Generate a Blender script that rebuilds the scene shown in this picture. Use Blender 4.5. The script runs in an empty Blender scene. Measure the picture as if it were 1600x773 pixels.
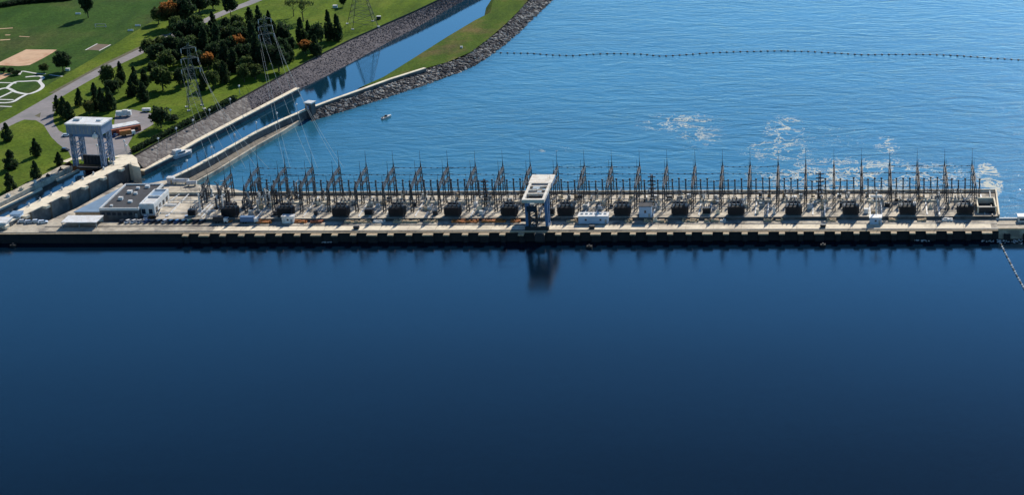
import bpy, math, random
from mathutils import Vector, Matrix
R = math.radians
random.seed(7)
C = bpy.context.scene.collection
S = bpy.context.scene
# ------------------------------------------------------------------ camera
F = 3000.0; CX = 1300.0; CY = 386.0; PHI = math.atan(1126.0/3000.0); ROLL = -0.0035; H = 314.0
CAM_M = Matrix.Rotation(R(90)-PHI, 3, 'X') @ Matrix.Rotation(ROLL, 3, 'Z')
cam_d = bpy.data.cameras.new('camera'); cam = bpy.data.objects.new('camera', cam_d); C.objects.link(cam)
cam.location = (0, 0, H); cam.rotation_euler = CAM_M.to_euler()
cam_d.sensor_width = 36; cam_d.lens = F/1600*36; cam_d.shift_x = (800-CX)/1600
cam_d.shift_y = (CY-386.5)/1600
cam_d.clip_start = 1; cam_d.clip_end = 30000
S.camera = cam
# ------------------------------------------------------------------ light
SUN_EL = 35.0; SUN_AZ = 16.0          # azimuth: degrees right of the view (+Y) direction
world = bpy.data.worlds.new('World'); S.world = world; world.use_nodes = True
nt = world.node_tree; nt.nodes.clear()
sky = nt.nodes.new('ShaderNodeTexSky'); sky.sky_type = 'NISHITA'; sky.sun_disc = False
sky.sun_elevation = R(SUN_EL); sky.sun_rotation = R(SUN_AZ)
sky.air_density = 1.0; sky.dust_density = 0.0; sky.ozone_density = 6.0; sky.altitude = 300
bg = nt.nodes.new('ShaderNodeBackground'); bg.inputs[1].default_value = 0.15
wo = nt.nodes.new('ShaderNodeOutputWorld')
# sky multiplier: added low bright band and side dimming shape water and fill light
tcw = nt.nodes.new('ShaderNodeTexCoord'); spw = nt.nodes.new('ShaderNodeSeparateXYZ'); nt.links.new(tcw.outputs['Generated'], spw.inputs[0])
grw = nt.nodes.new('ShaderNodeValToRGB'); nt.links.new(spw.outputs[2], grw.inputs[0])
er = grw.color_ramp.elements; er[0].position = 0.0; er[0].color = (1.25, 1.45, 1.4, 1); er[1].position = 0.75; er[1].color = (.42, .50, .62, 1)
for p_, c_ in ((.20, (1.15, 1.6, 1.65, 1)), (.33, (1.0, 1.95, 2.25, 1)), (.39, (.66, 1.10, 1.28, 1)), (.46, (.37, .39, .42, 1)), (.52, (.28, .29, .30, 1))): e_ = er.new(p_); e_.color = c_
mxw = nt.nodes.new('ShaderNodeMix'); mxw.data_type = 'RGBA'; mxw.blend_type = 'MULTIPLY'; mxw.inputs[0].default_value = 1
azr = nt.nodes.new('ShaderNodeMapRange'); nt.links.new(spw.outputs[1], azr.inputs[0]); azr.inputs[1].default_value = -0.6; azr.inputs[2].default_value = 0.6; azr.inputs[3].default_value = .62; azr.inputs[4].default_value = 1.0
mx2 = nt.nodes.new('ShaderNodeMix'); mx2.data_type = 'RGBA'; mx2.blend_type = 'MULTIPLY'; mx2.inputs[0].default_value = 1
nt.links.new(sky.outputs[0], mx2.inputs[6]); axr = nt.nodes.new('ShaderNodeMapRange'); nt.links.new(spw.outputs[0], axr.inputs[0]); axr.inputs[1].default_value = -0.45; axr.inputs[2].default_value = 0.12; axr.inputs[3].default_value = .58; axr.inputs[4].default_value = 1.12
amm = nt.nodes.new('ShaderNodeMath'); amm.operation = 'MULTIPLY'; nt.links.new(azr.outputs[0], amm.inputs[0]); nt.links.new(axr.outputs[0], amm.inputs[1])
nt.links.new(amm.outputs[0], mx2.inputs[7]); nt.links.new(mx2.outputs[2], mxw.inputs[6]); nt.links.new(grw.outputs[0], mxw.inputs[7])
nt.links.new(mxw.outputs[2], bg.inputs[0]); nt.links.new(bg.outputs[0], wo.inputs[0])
sun_d = bpy.data.lights.new('sun', 'SUN'); sun_d.energy = 5.0; sun_d.angle = R(0.5); sun_d.color = (1.0, 0.93, 0.82)
sun = bpy.data.objects.new('sun', sun_d); C.objects.link(sun)
sdir = Vector((math.sin(R(SUN_AZ))*math.cos(R(SUN_EL)), math.cos(R(SUN_AZ))*math.cos(R(SUN_EL)), math.sin(R(SUN_EL))))
sun.rotation_euler = sdir.to_track_quat('Z', 'Y').to_euler()
S.view_settings.view_transform = 'Standard'; S.view_settings.look = 'None'
S.view_settings.exposure = 0.0; S.view_settings.gamma = 1.0

def P(px, py, z=0.0):
    d = CAM_M @ Vector(((px-CX)/F, (CY-py)/F, -1.0))
    t = (H-z)/(-d.z)
    return Vector((d.x*t, d.y*t, z))
def mpp(px, py, z=0.0):              # metres per photo pixel (across the view) at that point
    d = CAM_M @ Vector(((px-CX)/F, (CY-py)/F, -1.0)); return (H-z)/(-d.z)/F
# ------------------------------------------------------------------ materials
def newmat(name):
    m = bpy.data.materials.new(name); m.use_nodes = True
    n = m.node_tree; b = n.nodes['Principled BSDF']; return m, n, b
def ramp(n, fac, stops):
    r = n.nodes.new('ShaderNodeValToRGB'); n.links.new(fac, r.inputs[0])
    e = r.color_ramp.elements
    e[0].position = stops[0][0]; e[0].color = (*stops[0][1], 1)
    e[1].position = stops[-1][0]; e[1].color = (*stops[-1][1], 1)
    for p, c in stops[1:-1]:
        k = e.new(p); k.color = (*c, 1)
    return r.outputs[0]
def noise(n, vec, scale, detail=4, rough=0.6):
    t = n.nodes.new('ShaderNodeTexNoise'); t.inputs['Scale'].default_value = scale
    t.inputs['Detail'].default_value = detail; t.inputs['Roughness'].default_value = rough
    n.links.new(vec, t.inputs['Vector']); return t.outputs[0]
def pos(n, sc=None, rot=0):
    g = n.nodes.new('ShaderNodeNewGeometry')
    if sc is None: return g.outputs['Position']
    mp = n.nodes.new('ShaderNodeMapping'); mp.inputs['Scale'].default_value = sc; mp.inputs['Rotation'].default_value = (0, 0, rot)
    n.links.new(g.outputs['Position'], mp.inputs['Vector']); return mp.outputs[0]
def mixc(n, fac, a, b, mode='MIX'):
    m = n.nodes.new('ShaderNodeMix'); m.data_type = 'RGBA'; m.blend_type = mode
    if isinstance(fac, (int, float)): m.inputs[0].default_value = fac
    else: n.links.new(fac, m.inputs[0])
    for i, v in ((6, a), (7, b)):
        if isinstance(v, tuple): m.inputs[i].default_value = (*v, 1)
        else: n.links.new(v, m.inputs[i])
    return m.outputs[2]
def mth(n, op, a, b=None, clamp=False):
    m = n.nodes.new('ShaderNodeMath'); m.operation = op; m.use_clamp = clamp
    for i, v in ((0, a), (1, b)):
        if v is None: continue
        if isinstance(v, (int, float)): m.inputs[i].default_value = v
        else: n.links.new(v, m.inputs[i])
    return m.outputs[0]
def bump(n, b, h, dist=0.1, strength=1.0):
    k = n.nodes.new('ShaderNodeBump'); k.inputs['Distance'].default_value = dist; k.inputs['Strength'].default_value = strength
    n.links.new(h, k.inputs['Height']); n.links.new(k.outputs[0], b.inputs['Normal'])
def simple(name, col, rough=0.7, var=0.25, scale=0.6, metal=0.0, bmp=0.0, dirt=None, dscale=0.15):
    m, n, b = newmat(name); p = pos(n)
    f = noise(n, p, scale, 5)
    lo = tuple(c*(1-var) for c in col); hi = tuple(min(1, c*(1+var)) for c in col)
    c = ramp(n, f, [(0.3, lo), (0.7, hi)])
    if dirt:
        d = noise(n, p, dscale, 6, 0.7); dd = ramp(n, d, [(0.48, (0, 0, 0)), (0.62, (1, 1, 1))])
        c = mixc(n, dd, c, dirt)
    n.links.new(c, b.inputs['Base Color']); b.inputs['Roughness'].default_value = rough; b.inputs['Metallic'].default_value = metal
    if bmp: bump(n, b, f, bmp)
    return m
M = {}
M['concrete'] = simple('weathered concrete', (0.50, 0.44, 0.34), 0.9, 0.2, 0.5, dirt=(0.25, 0.22, 0.18), dscale=0.12)
M['pale_concrete'] = simple('pale road concrete', (0.86, 0.75, 0.56), 0.9, 0.12, 0.35, dirt=(0.62, 0.53, 0.40), dscale=0.1)
M['yard'] = simple('switchyard concrete', (0.58, 0.51, 0.40), 0.9, 0.3, 0.25, dirt=(0.20, 0.18, 0.15), dscale=0.1)
M['lock_concrete'] = simple('lock wall concrete', (0.18, 0.17, 0.155), 0.9, 0.3, 0.25, dirt=(0.10, 0.10, 0.10), dscale=0.12)
M['shaded_face_concrete'] = simple('dam face concrete darkened for shade', (0.013, 0.013, 0.015), 0.8, 0.4, 0.4)  # near-black base holds the shade of the sunless dam face
M['dark_concrete'] = simple('damp concrete', (0.10, 0.10, 0.10), 0.85, 0.4, 0.4, dirt=(0.05, 0.05, 0.05))  # darker grey than the deck concretes, with random darker patches
M['white_paint'] = simple('white paint', (0.78, 0.78, 0.76), 0.5, 0.06, 0.5, dirt=(0.62, 0.57, 0.50), dscale=0.35)
M['offwhite'] = simple('off white panel', (0.62, 0.62, 0.60), 0.6, 0.1, 0.6)
M['blue_paint'] = simple('blue grey painted steel', (0.08, 0.17, 0.32), 0.5, 0.15, 0.5)
M['cream_paint'] = simple('cream paint', (0.74, 0.68, 0.57), 0.6, 0.1, 0.5, dirt=(0.55, 0.44, 0.32), dscale=0.3)
M['ledge'] = simple('brown stained ledge', (0.19, 0.165, 0.13), 0.9, 0.3, 0.4)
M['shaded_slate_paint'] = simple('slate steel with shade in colour', (0.17, 0.23, 0.33), 0.5, 0.15, 0.4)  # bluish shade of the gate tower front is put into this paint
M['pale_blue'] = simple('pale blue panel', (0.40, 0.52, 0.66), 0.5, 0.08, 0.5)
M['blue_roof'] = simple('blue grey metal roof', (0.20, 0.30, 0.42), 0.45, 0.12, 0.3)
M['steel'] = simple('weathered galvanised steel', (0.055, 0.055, 0.06), 0.6, 0.3, 0.8, metal=0.2)
M['dark_steel'] = simple('dark painted steel', (0.018, 0.020, 0.026), 0.5, 0.3, 1.0)
M['light_steel'] = simple('galvanised steel', (0.30, 0.33, 0.34), 0.5, 0.2, 0.8, metal=0.3)
M['pylon_steel'] = simple('dull pylon steel', (0.085, 0.105, 0.10), 0.6, 0.3, 0.8, metal=0.2)
M['porcelain'] = simple('brown porcelain', (0.045, 0.035, 0.035), 0.35, 0.3, 1.5)
M['pale_porcelain'] = simple('pale porcelain', (0.55, 0.55, 0.55), 0.3, 0.1, 1.5)
M['transformer'] = simple('dark transformer paint', (0.016, 0.020, 0.028), 0.45, 0.3, 0.7)
M['orange'] = simple('rust orange paint', (0.50, 0.17, 0.04), 0.7, 0.3, 1.2)
M['tan'] = simple('tan timber and concrete', (0.50, 0.38, 0.24), 0.85, 0.25, 0.9)
M['brick'] = simple('red brick', (0.34, 0.10, 0.05), 0.85, 0.3, 0.8)
M['roof_dark'] = simple('dark bitumen roof', (0.032, 0.034, 0.042), 0.85, 0.3, 0.4)
M['asphalt'] = simple('asphalt', (0.16, 0.15, 0.155), 0.9, 0.2, 0.2, dirt=(0.12, 0.11, 0.11), dscale=0.06)
M['road'] = simple('worn grey road', (0.26, 0.235, 0.235), 0.9, 0.12, 0.3, dirt=(0.20, 0.19, 0.19), dscale=0.05)
M['path'] = simple('pale concrete path', (0.66, 0.66, 0.62), 0.9, 0.1, 0.4)
M['sand'] = simple('infield sand', (0.62, 0.40, 0.24), 0.95, 0.1, 0.2, dirt=(0.50, 0.27, 0.15), dscale=0.08)
M['dirt'] = simple('bare dirt', (0.16, 0.11, 0.07), 0.95, 0.2, 0.2)
M['glass'] = simple('dark window glass', (0.02, 0.03, 0.045), 0.1, 0.1, 0.5)
M['rubber'] = simple('rubber', (0.02, 0.02, 0.02), 0.9, 0.1, 1)
M['bark'] = simple('bark', (0.07, 0.05, 0.035), 0.95, 0.3, 2)
M['wire'] = simple('aluminium wire', (0.32, 0.34, 0.30), 0.4, 0.05, 1, metal=0.4)
M['dark_wire'] = simple('dark bus wire', (0.05, 0.05, 0.055), 0.5, 0.05, 1)
M['rock'] = None
def grassmat(name, a, b_, c_, sc=0.02):
    m, n, b = newmat(name); p = pos(n)
    f1 = noise(n, p, sc, 6, 0.65); f2 = noise(n, p, 0.7, 5, 0.7); f3 = noise(n, pos(n, (0.12, 0.03, 1), 0.5), 0.6, 4, 0.7)
    c = ramp(n, f1, [(0.35, a), (0.5, b_), (0.66, c_)])
    g = ramp(n, f2, [(0.3, (0.55, 0.55, 0.5)), (0.7, (1.35, 1.3, 1.2))])
    h = ramp(n, f3, [(0.35, (0.75, 0.8, 0.8)), (0.65, (1.2, 1.15, 1.0))])
    c = mixc(n, 1.0, c, g, 'MULTIPLY'); c = mixc(n, 1.0, c, h, 'MULTIPLY')
    n.links.new(c, b.inputs['Base Color']); b.inputs['Roughness'].default_value = 1.0; b.inputs['Specular IOR Level'].default_value = 0.05
    bump(n, b, f2, 0.25)
    return m
M['grass'] = grassmat('mown bank grass', (0.080, 0.132, 0.016), (0.108, 0.172, 0.020), (0.14, 0.185, 0.030))
M['field'] = grassmat('playing field grass', (0.036, 0.092, 0.018), (0.048, 0.105, 0.022), (0.075, 0.10, 0.034), 0.012)
M['dry_grass'] = grassmat('dry bank grass', (0.060, 0.110, 0.018), (0.080, 0.135, 0.020), (0.15, 0.13, 0.055), 0.03)
M['verge'] = simple('dry verge', (0.11, 0.10, 0.05), 0.95, 0.3, 0.4)
def rockmat(name, lo, mid, hi, sc=0.55, bd=0.6):
    m, n, b = newmat(name); p = pos(n)
    v = n.nodes.new('ShaderNodeTexVoronoi'); v.inputs['Scale'].default_value = sc; n.links.new(p, v.inputs['Vector'])
    sep = n.nodes.new('ShaderNodeSeparateColor'); n.links.new(v.outputs['Color'], sep.inputs[0])
    c = ramp(n, sep.outputs[0], [(0.1, lo), (0.6, mid), (0.97, hi)])
    n.links.new(c, b.inputs['Base Color']); b.inputs['Roughness'].default_value = 0.95
    inv = mth(n, 'MULTIPLY', v.outputs['Distance'], -1.0); bump(n, b, inv, bd)
    return m
M['rock'] = rockmat('riprap stone', (0.035, 0.033, 0.035), (0.09, 0.083, 0.085), (0.42, 0.40, 0.36), 0.5)
M['bank_rock'] = rockmat('dark bank stone', (0.068, 0.057, 0.064), (0.092, 0.078, 0.086), (0.145, 0.122, 0.126), 0.7, 0.25)
M['paved_slope'] = rockmat('grouted slope stone', (0.11, 0.09, 0.08), (0.17, 0.145, 0.13), (0.28, 0.25, 0.22), 0.55, 0.3)
def leafmat(name, lo, hi, top=None):
    m, n, b = newmat(name)
    at = n.nodes.new('ShaderNodeAttribute'); at.attribute_name = 'shade'
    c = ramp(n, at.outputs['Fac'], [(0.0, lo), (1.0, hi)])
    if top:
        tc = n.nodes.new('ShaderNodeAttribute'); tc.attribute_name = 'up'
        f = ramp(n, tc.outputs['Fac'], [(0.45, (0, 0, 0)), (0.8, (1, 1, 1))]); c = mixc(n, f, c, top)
    n.links.new(c, b.inputs['Base Color']); b.inputs['Roughness'].default_value = 0.8; b.inputs['Specular IOR Level'].default_value = 0.2
    tr = n.nodes.new('ShaderNodeBsdfTranslucent'); hs = n.nodes.new('ShaderNodeHueSaturation'); hs.inputs['Value'].default_value = 2.0; n.links.new(c, hs.inputs['Color']); n.links.new(hs.outputs[0], tr.inputs[0])
    mx = n.nodes.new('ShaderNodeMixShader'); mx.inputs[0].default_value = 0.38; n.links.new(b.outputs[0], mx.inputs[1]); n.links.new(tr.outputs[0], mx.inputs[2]); n.links.new(mx.outputs[0], n.nodes['Material Output'].inputs[0])
    return m
M['leaf_dark'] = leafmat('dark evergreen foliage', (0.012, 0.024, 0.012), (0.042, 0.070, 0.026))
M['leaf_round'] = leafmat('broadleaf foliage', (0.018, 0.036, 0.012), (0.095, 0.125, 0.036))
M['leaf_olive'] = leafmat('olive foliage', (0.04, 0.05, 0.015), (0.13, 0.13, 0.04))
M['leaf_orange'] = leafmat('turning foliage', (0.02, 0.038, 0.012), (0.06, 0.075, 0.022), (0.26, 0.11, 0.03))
def watermat(name, base, ripples, foam=None, rough=0.06, base2=None):
    m, n, b = newmat(name)
    g = pos(n)
    hsum = None
    for (sc, rot, s, amp, det) in ripples:
        f = noise(n, pos(n, sc, rot), s, det, 0.6); f.node.inputs['Distortion'].default_value = 1.6 if amp > .2 else 0.0; f = mth(n, 'MULTIPLY', f, amp)
        hsum = f if hsum is None else mth(n, 'ADD', hsum, f)
    big = noise(n, pos(n, (0.5, 1, 1), 0.2), 0.012, 4, 0.6)
    c = ramp(n, big, [(0.35, base), (0.68, base2 or tuple(x*1.25 for x in base))])
    b.inputs['IOR'].default_value = 1.33
    r = rough
    if foam:
        tot = None
        for (cx, cy, rx, ry, amt) in foam:
            sep = n.nodes.new('ShaderNodeSeparateXYZ'); n.links.new(g, sep.inputs[0])
            dx = mth(n, 'DIVIDE', mth(n, 'SUBTRACT', sep.outputs[0], cx), rx); dy = mth(n, 'DIVIDE', mth(n, 'SUBTRACT', sep.outputs[1], cy), ry)
            d = mth(n, 'ADD', mth(n, 'MULTIPLY', dx, dx), mth(n, 'MULTIPLY', dy, dy))
            w = mth(n, 'MULTIPLY', mth(n, 'SUBTRACT', 1.0, d, True), amt)
            tot = w if tot is None else mth(n, 'MAXIMUM', tot, w)
        warp = n.nodes.new('ShaderNodeTexNoise'); warp.inputs['Scale'].default_value = 0.05; warp.inputs['Detail'].default_value = 4
        n.links.new(g, warp.inputs['Vector'])
        vv = n.nodes.new('ShaderNodeVectorMath'); vv.operation = 'MULTIPLY_ADD'; n.links.new(warp.outputs['Color'], vv.inputs[0])
        vv.inputs[1].default_value = (30, 30, 0); n.links.new(g, vv.inputs[2])
        streak = noise(n, vv.outputs[0], 0.075, 6, 0.7)
        ridge = mth(n, 'SUBTRACT', 1.0, mth(n, 'MULTIPLY', mth(n, 'ABSOLUTE', mth(n, 'SUBTRACT', streak, 0.5)), 24.0), True)
        fine = noise(n, g, 0.5, 4, 0.8)
        val = mth(n, 'MULTIPLY', mth(n, 'MULTIPLY', ridge, tot), fine)
        msk = ramp(n, val, [(0.19, (0, 0, 0)), (0.36, (1, 1, 1))])
        c = mixc(n, msk, c, (0.60, 0.60, 0.50))
        rr = n.nodes.new('ShaderNodeMix'); rr.data_type = 'FLOAT'; n.links.new(msk, rr.inputs[0]); rr.inputs[2].default_value = rough; rr.inputs[3].default_value = 0.9
        n.links.new(rr.outputs[0], b.inputs['Roughness'])
    else: b.inputs['Roughness'].default_value = r
    n.links.new(c, b.inputs['Base Color'])
    bump(n, b, hsum, 1.0)
    return m
# ------------------------------------------------------------------ mesh builder
class MB:
    def __init__(s): s.v = []; s.f = []
    def add(s, vs, fs):
        o = len(s.v); s.v += [tuple(v) for v in vs]; s.f += [tuple(i+o for i in f) for f in fs]; return s
    def box(s, cx, cy, cz, sx, sy, sz, rot=0.0):          # cz = bottom
        c, q = math.cos(rot), math.sin(rot); vs = []
        for z in (cz, cz+sz):
            for (a, b) in ((-1, -1), (1, -1), (1, 1), (-1, 1)):
                x, y = a*sx/2, b*sy/2; vs.append((cx+x*c-y*q, cy+x*q+y*c, z))
        return s.add(vs, [(3, 2, 1, 0), (4, 5, 6, 7), (0, 1, 5, 4), (1, 2, 6, 5), (2, 3, 7, 6), (3, 0, 4, 7)])
    def bar(s, a, b, w, w2=None, n=4):
        a = Vector(a); b = Vector(b); w2 = w if w2 is None else w2
        d = (b-a).normalized(); u = d.cross(Vector((0, 0, 1)))
        if u.length < 1e-3: u = Vector((1, 0, 0))
        u.normalize(); v = d.cross(u); vs = []
        for (p, r) in ((a, w/2), (b, w2/2)):
            for k in range(n):
                an = 2*math.pi*(k+0.5)/n; k2 = r*(1.414 if n == 4 else 1.0)
                vs.append(p+u*math.cos(an)*k2+v*math.sin(an)*k2)
        fs = [(k, (k+1) % n, n+(k+1) % n, n+k) for k in range(n)]
        return s.add(vs, fs+[tuple(range(n-1, -1, -1)), tuple(range(n, 2*n))])
    def cyl(s, x, y, z, r, h, n=10, r2=None): return s.bar((x, y, z), (x, y, z+h), 2*r, 2*(r if r2 is None else r2), n)
    def prism(s, pts, z0, z1):
        n = len(pts); a = sum(pts[i][0]*pts[(i+1) % n][1]-pts[(i+1) % n][0]*pts[i][1] for i in range(n))
        if a < 0: pts = pts[::-1]
        vs = [(p[0], p[1], z0) for p in pts]+[(p[0], p[1], z1) for p in pts]
        return s.add(vs, [tuple(range(n-1, -1, -1)), tuple(range(n, 2*n))]+[(i, (i+1) % n, n+(i+1) % n, n+i) for i in range(n)])
    def lattice(s, a, b, w, w2=None, n=6, t=0.2, axis=None):
        a = Vector(a); b = Vector(b); w2 = w if w2 is None else w2
        d = (b-a).normalized(); u = Vector(axis) if axis else (Vector((1, 0, 0)) if abs(d.x) < 0.9 else Vector((0, 1, 0)))
        u = (u-d*u.dot(d)).normalized(); v = d.cross(u)
        def ring(k):
            p = a.lerp(b, k/n); r = (w+(w2-w)*k/n)/2
            return [p+u*r+v*r, p-u*r+v*r, p-u*r-v*r, p+u*r-v*r]
        rs = [ring(k) for k in range(n+1)]
        for i in range(4): s.bar(rs[0][i], rs[-1][i], t)
        for k in range(n):
            for i in range(4):
                j = (i+1) % 4
                if k % 2: s.bar(rs[k][i], rs[k+1][j], t*0.7)
                else: s.bar(rs[k][j], rs[k+1][i], t*0.7)
        return s
    def sphere(s, x, y, z, r, seg=8, rings=5, sz=1.0):
        vs = [(x, y, z-r*sz)]
        for i in range(1, rings):
            th = math.pi*i/rings
            for k in range(seg):
                an = 2*math.pi*k/seg; vs.append((x+r*math.sin(th)*math.cos(an), y+r*math.sin(th)*math.sin(an), z-r*sz*math.cos(th)))
        vs.append((x, y, z+r*sz)); fs = []
        for k in range(seg): fs.append((0, 1+(k+1) % seg, 1+k))
        for i in range(rings-2):
            for k in range(seg):
                a = 1+i*seg+k; b = 1+i*seg+(k+1) % seg; fs.append((a, b, b+seg, a+seg))
        o = 1+(rings-2)*seg; t = len(vs)-1
        for k in range(seg): fs.append((o+k, o+(k+1) % seg, t))
        return s.add(vs, fs)
    def build(s, name, m, parent=None):
        me = bpy.data.meshes.new(name); me.from_pydata(s.v, [], s.f); me.update()
        me.materials.append(M[m] if isinstance(m, str) else m)
        o = bpy.data.objects.new(name, me); C.objects.link(o)
        if parent: o.parent = parent
        return o
def tag(o, label=None, cat=None, group=None, kind=None):
    if label: o['label'] = label
    if cat: o['category'] = cat
    if group: o['group'] = group
    if kind: o['kind'] = kind
    return o
def thing(name, label, cat, loc=(0, 0, 0), rz=0.0, group=None):
    o = bpy.data.objects.new(name, None); C.objects.link(o); o.empty_display_size = 0.5
    o.location = loc; o.rotation_euler = (0, 0, rz); return tag(o, label, cat, group)
def dup(root, loc, rz=0.0, label=None, group=None, scale=None):
    r = root.copy(); C.objects.link(r); r.location = loc; r.rotation_euler = (0, 0, rz)
    if label: r['label'] = label
    if group: r['group'] = group
    if scale: r.scale = scale
    for ch in list(root.children):
        c = ch.copy(); C.objects.link(c); c.parent = r
        for gch in ch.children:
            d = gch.copy(); C.objects.link(d); d.parent = c
    return r
ONES = ['', 'first', 'second', 'third', 'fourth', 'fifth', 'sixth', 'seventh', 'eighth', 'ninth', 'tenth', 'eleventh', 'twelfth', 'thirteenth', 'fourteenth', 'fifteenth', 'sixteenth', 'seventeenth', 'eighteenth', 'nineteenth']
def nth(k):
    if k >= 100: return 'hundredth' if k == 100 else 'hundred-and-'+nth(k-100)
    if k < 20: return ONES[k]
    t = k//10; tens = ['', '', 'twent', 'thirt', 'fort', 'fift', 'sixt', 'sevent', 'eight', 'ninet'][t]
    return tens+'ieth' if k % 10 == 0 else tens+'y-'+ONES[k % 10]
def sheet(name, pts, m, label=None):
    mb = MB(); mb.add(pts, [tuple(range(len(pts)))]); o = mb.build(name, m)
    if o.data.polygons[0].normal.z < 0: o.data.flip_normals()
    return tag(o, kind='structure')
def strip_faces(A, B):
    n = len(A); return A+B, [(i, i+1, n+i+1, n+i) for i in range(n-1)]
def resample(pts, step):
    out = []; L = [0]
    for i in range(1, len(pts)): L.append(L[-1]+(pts[i]-pts[i-1]).length)
    n = max(2, int(L[-1]/step)); j = 0
    for k in range(n+1):
        s = L[-1]*k/n
        while j < len(L)-2 and s > L[j+1]: j += 1
        out.append(pts[j].lerp(pts[j+1], (s-L[j])/max(1e-6, L[j+1]-L[j])))
    return out
def smooth(pts, n=5):                     # Catmull-Rom
    out = []
    for i in range(len(pts)-1):
        p0 = pts[max(0, i-1)]; p1 = pts[i]; p2 = pts[i+1]; p3 = pts[min(len(pts)-1, i+2)]
        for k in range(n):
            t = k/n; out.append(0.5*((2*p1)+(p2-p0)*t+(2*p0-5*p1+4*p2-p3)*t*t+(3*p1-p0-3*p2+p3)*t**3))
    out.append(pts[-1]); return out
def ribbon(pts, w):
    A = []; B = []
    for i, p in enumerate(pts):
        d = (pts[min(i+1, len(pts)-1)]-pts[max(i-1, 0)]); d.z = 0; d.normalize(); q = Vector((-d.y, d.x, 0))
        A.append(p+q*w/2); B.append(p-q*w/2)
    return A, B
def ribbon_obj(name, px, z, w, m, sm=True):
    pts = [P(x, y, z) for x, y in px]
    if sm: pts = smooth(pts)
    A, B = ribbon(pts, w); mb = MB(); mb.add(*strip_faces(A, B)); o = mb.build(name, m)
    if o.data.polygons[0].normal.z < 0: o.data.flip_normals()
    return tag(o, kind='structure')
def wall_mb(mb, pts, w, z0, z1):           # wall along a polyline
    A, B = ribbon(pts, w); n = len(pts)
    vs = [(p.x, p.y, z0) for p in A]+[(p.x, p.y, z0) for p in B]+[(p.x, p.y, z1) for p in A]+[(p.x, p.y, z1) for p in B]
    fs = []
    for i in range(n-1):
        fs += [(i, i+1, 2*n+i+1, 2*n+i), (n+i+1, n+i, 3*n+i, 3*n+i+1), (2*n+i, 2*n+i+1, 3*n+i+1, 3*n+i)]
    fs += [(0, 2*n, 3*n, n), (n-1, 2*n-1, 4*n-1, 3*n-1)]
    mb.add(vs, fs); return mb
# ------------------------------------------------------------------ levels
ZT = -2.5      # tailwater
ZD = 4.6       # powerhouse road deck
ZU = 5.8       # raised switchyard deck
ZL = 5.0       # park land
ZP = 1.0      # peninsula
YF = P(1000, 376.3, 0).y                       # upstream face
def Y(py, z=ZD, px=1000): return P(px, py, z).y
def X(px, y_, z):                              # world x of a photo column for a known depth
    lo = P(px, 0, z)
    # iterate: find py with P.y == y_
    a, b = -700.0, 770.0
    for _ in range(40):
        m_ = (a+b)/2
        if P(px, m_, z).y > y_: a = m_
        else: b = m_
    return P(px, (a+b)/2, z).x
YE = Y(360.0)                                  # deck edge / parapet
YS = Y(340.0, ZU)                              # step to the raised deck
YB = Y(300.3, ZU)                              # downstream edge
XL = P(-260, 361, ZD).x; XR = X(1556, YB, ZU)
# ------------------------------------------------------------------ water
M['forebay'] = watermat('calm forebay water', (0.0015, 0.009, 0.021), [((1, 1, 1), 0, 1.3, 0.032, 3), ((1, 0.6, 1), 0.3, 0.25, 0.016, 3)], None, 0.06)
def fb(px, py, rx, ry, a):
    p = P(px, py, ZT); s = mpp(px, py, ZT); return (p.x, p.y, rx*s, ry*s/0.27, a)
FOAM = [fb(1060, 192, 105, 22, 0.80), fb(1095, 212, 60, 32, .72), fb(1225, 205, 48, 34, 0.92), fb(1215, 235, 90, 30, .8), fb(1385, 228, 30, 20, .85),
        fb(1340, 274, 240, 34, 1.0), fb(1545, 281, 24, 26, 2.6), fb(1290, 215, 200, 48, .45), fb(860, 235, 60, 14, .55)]
M['tailrace'] = watermat('rippled tailrace water', (0.016, 0.100, 0.165),
    [((0.35, 1, 1), 0.10, 0.16, 0.24, 4), ((0.5, 1, 1), -0.25, 0.05, 0.50, 3), ((1, 1, 1), 0, 0.9, 0.06, 3)], FOAM, 0.18)
wf = sheet('forebay_water', [(-6000, -2500, 0), (4000, -2500, 0), (4000, YF+3, 0), (-6000, YF+3, 0)], 'forebay')
wt = sheet('tailrace_water', [(-6000, YF+12, ZT), (6000, YF+12, ZT), (6000, 9000, ZT), (-6000, 9000, ZT)], 'tailrace')
M['channel'] = watermat('calm channel water', (0.005, 0.030, 0.055), [((1, 1, 1), 0, 1.1, 0.012, 3), ((1, 0.6, 1), 0.3, 0.2, 0.02, 3)], None, 0.05)
sheet('channel_water', [P(x, y, ZT+.05) for x, y in [(215, 300), (262, 300), (272, 292), (340, 256), (400, 223), (482, 186), (610, 141), (664, 122), (700, 60), (768, 20), (775, -20), (900, -90), (700, -40), (540, 60), (400, 140), (200, 240)]], 'channel')
# ------------------------------------------------------------------ park land
LA = P(0, 307, ZL); LB = P(108, 252, ZL); ld = (LB-LA).normalized()
LA2 = LA-ld*((LA.y-(YF-40))/ld.y)
bank_top_px = [(207, 243), (260, 214), (310, 188), (365, 158), (380, 150), (420, 128), (460, 106), (500, 85), (550, 60), (600, 38), (650, 16), (690, -3), (760, -38), (840, -75)]
bank_top = [P(x, y, ZL) for x, y in bank_top_px]
land = [LA2, LB]+[P(113, 256, ZL), P(165, 257, ZL), P(205, 246, ZL)]+bank_top+[Vector((bank_top[-1].x+500, 5000, ZL)), Vector((300, 9000, ZL)), Vector((-6000, 9000, ZL)), Vector((-6000, YF-40, ZL))]
gl = sheet('grass_ground', land, 'grass')
mb = MB(); lo = [Vector((p.x, p.y, -14)) for p in land[:len(bank_top)+6]]; mb.add(*strip_faces(land[:len(bank_top)+6], lo)); tag(mb.build('earth_bank', 'dirt'), kind='structure')
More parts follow.
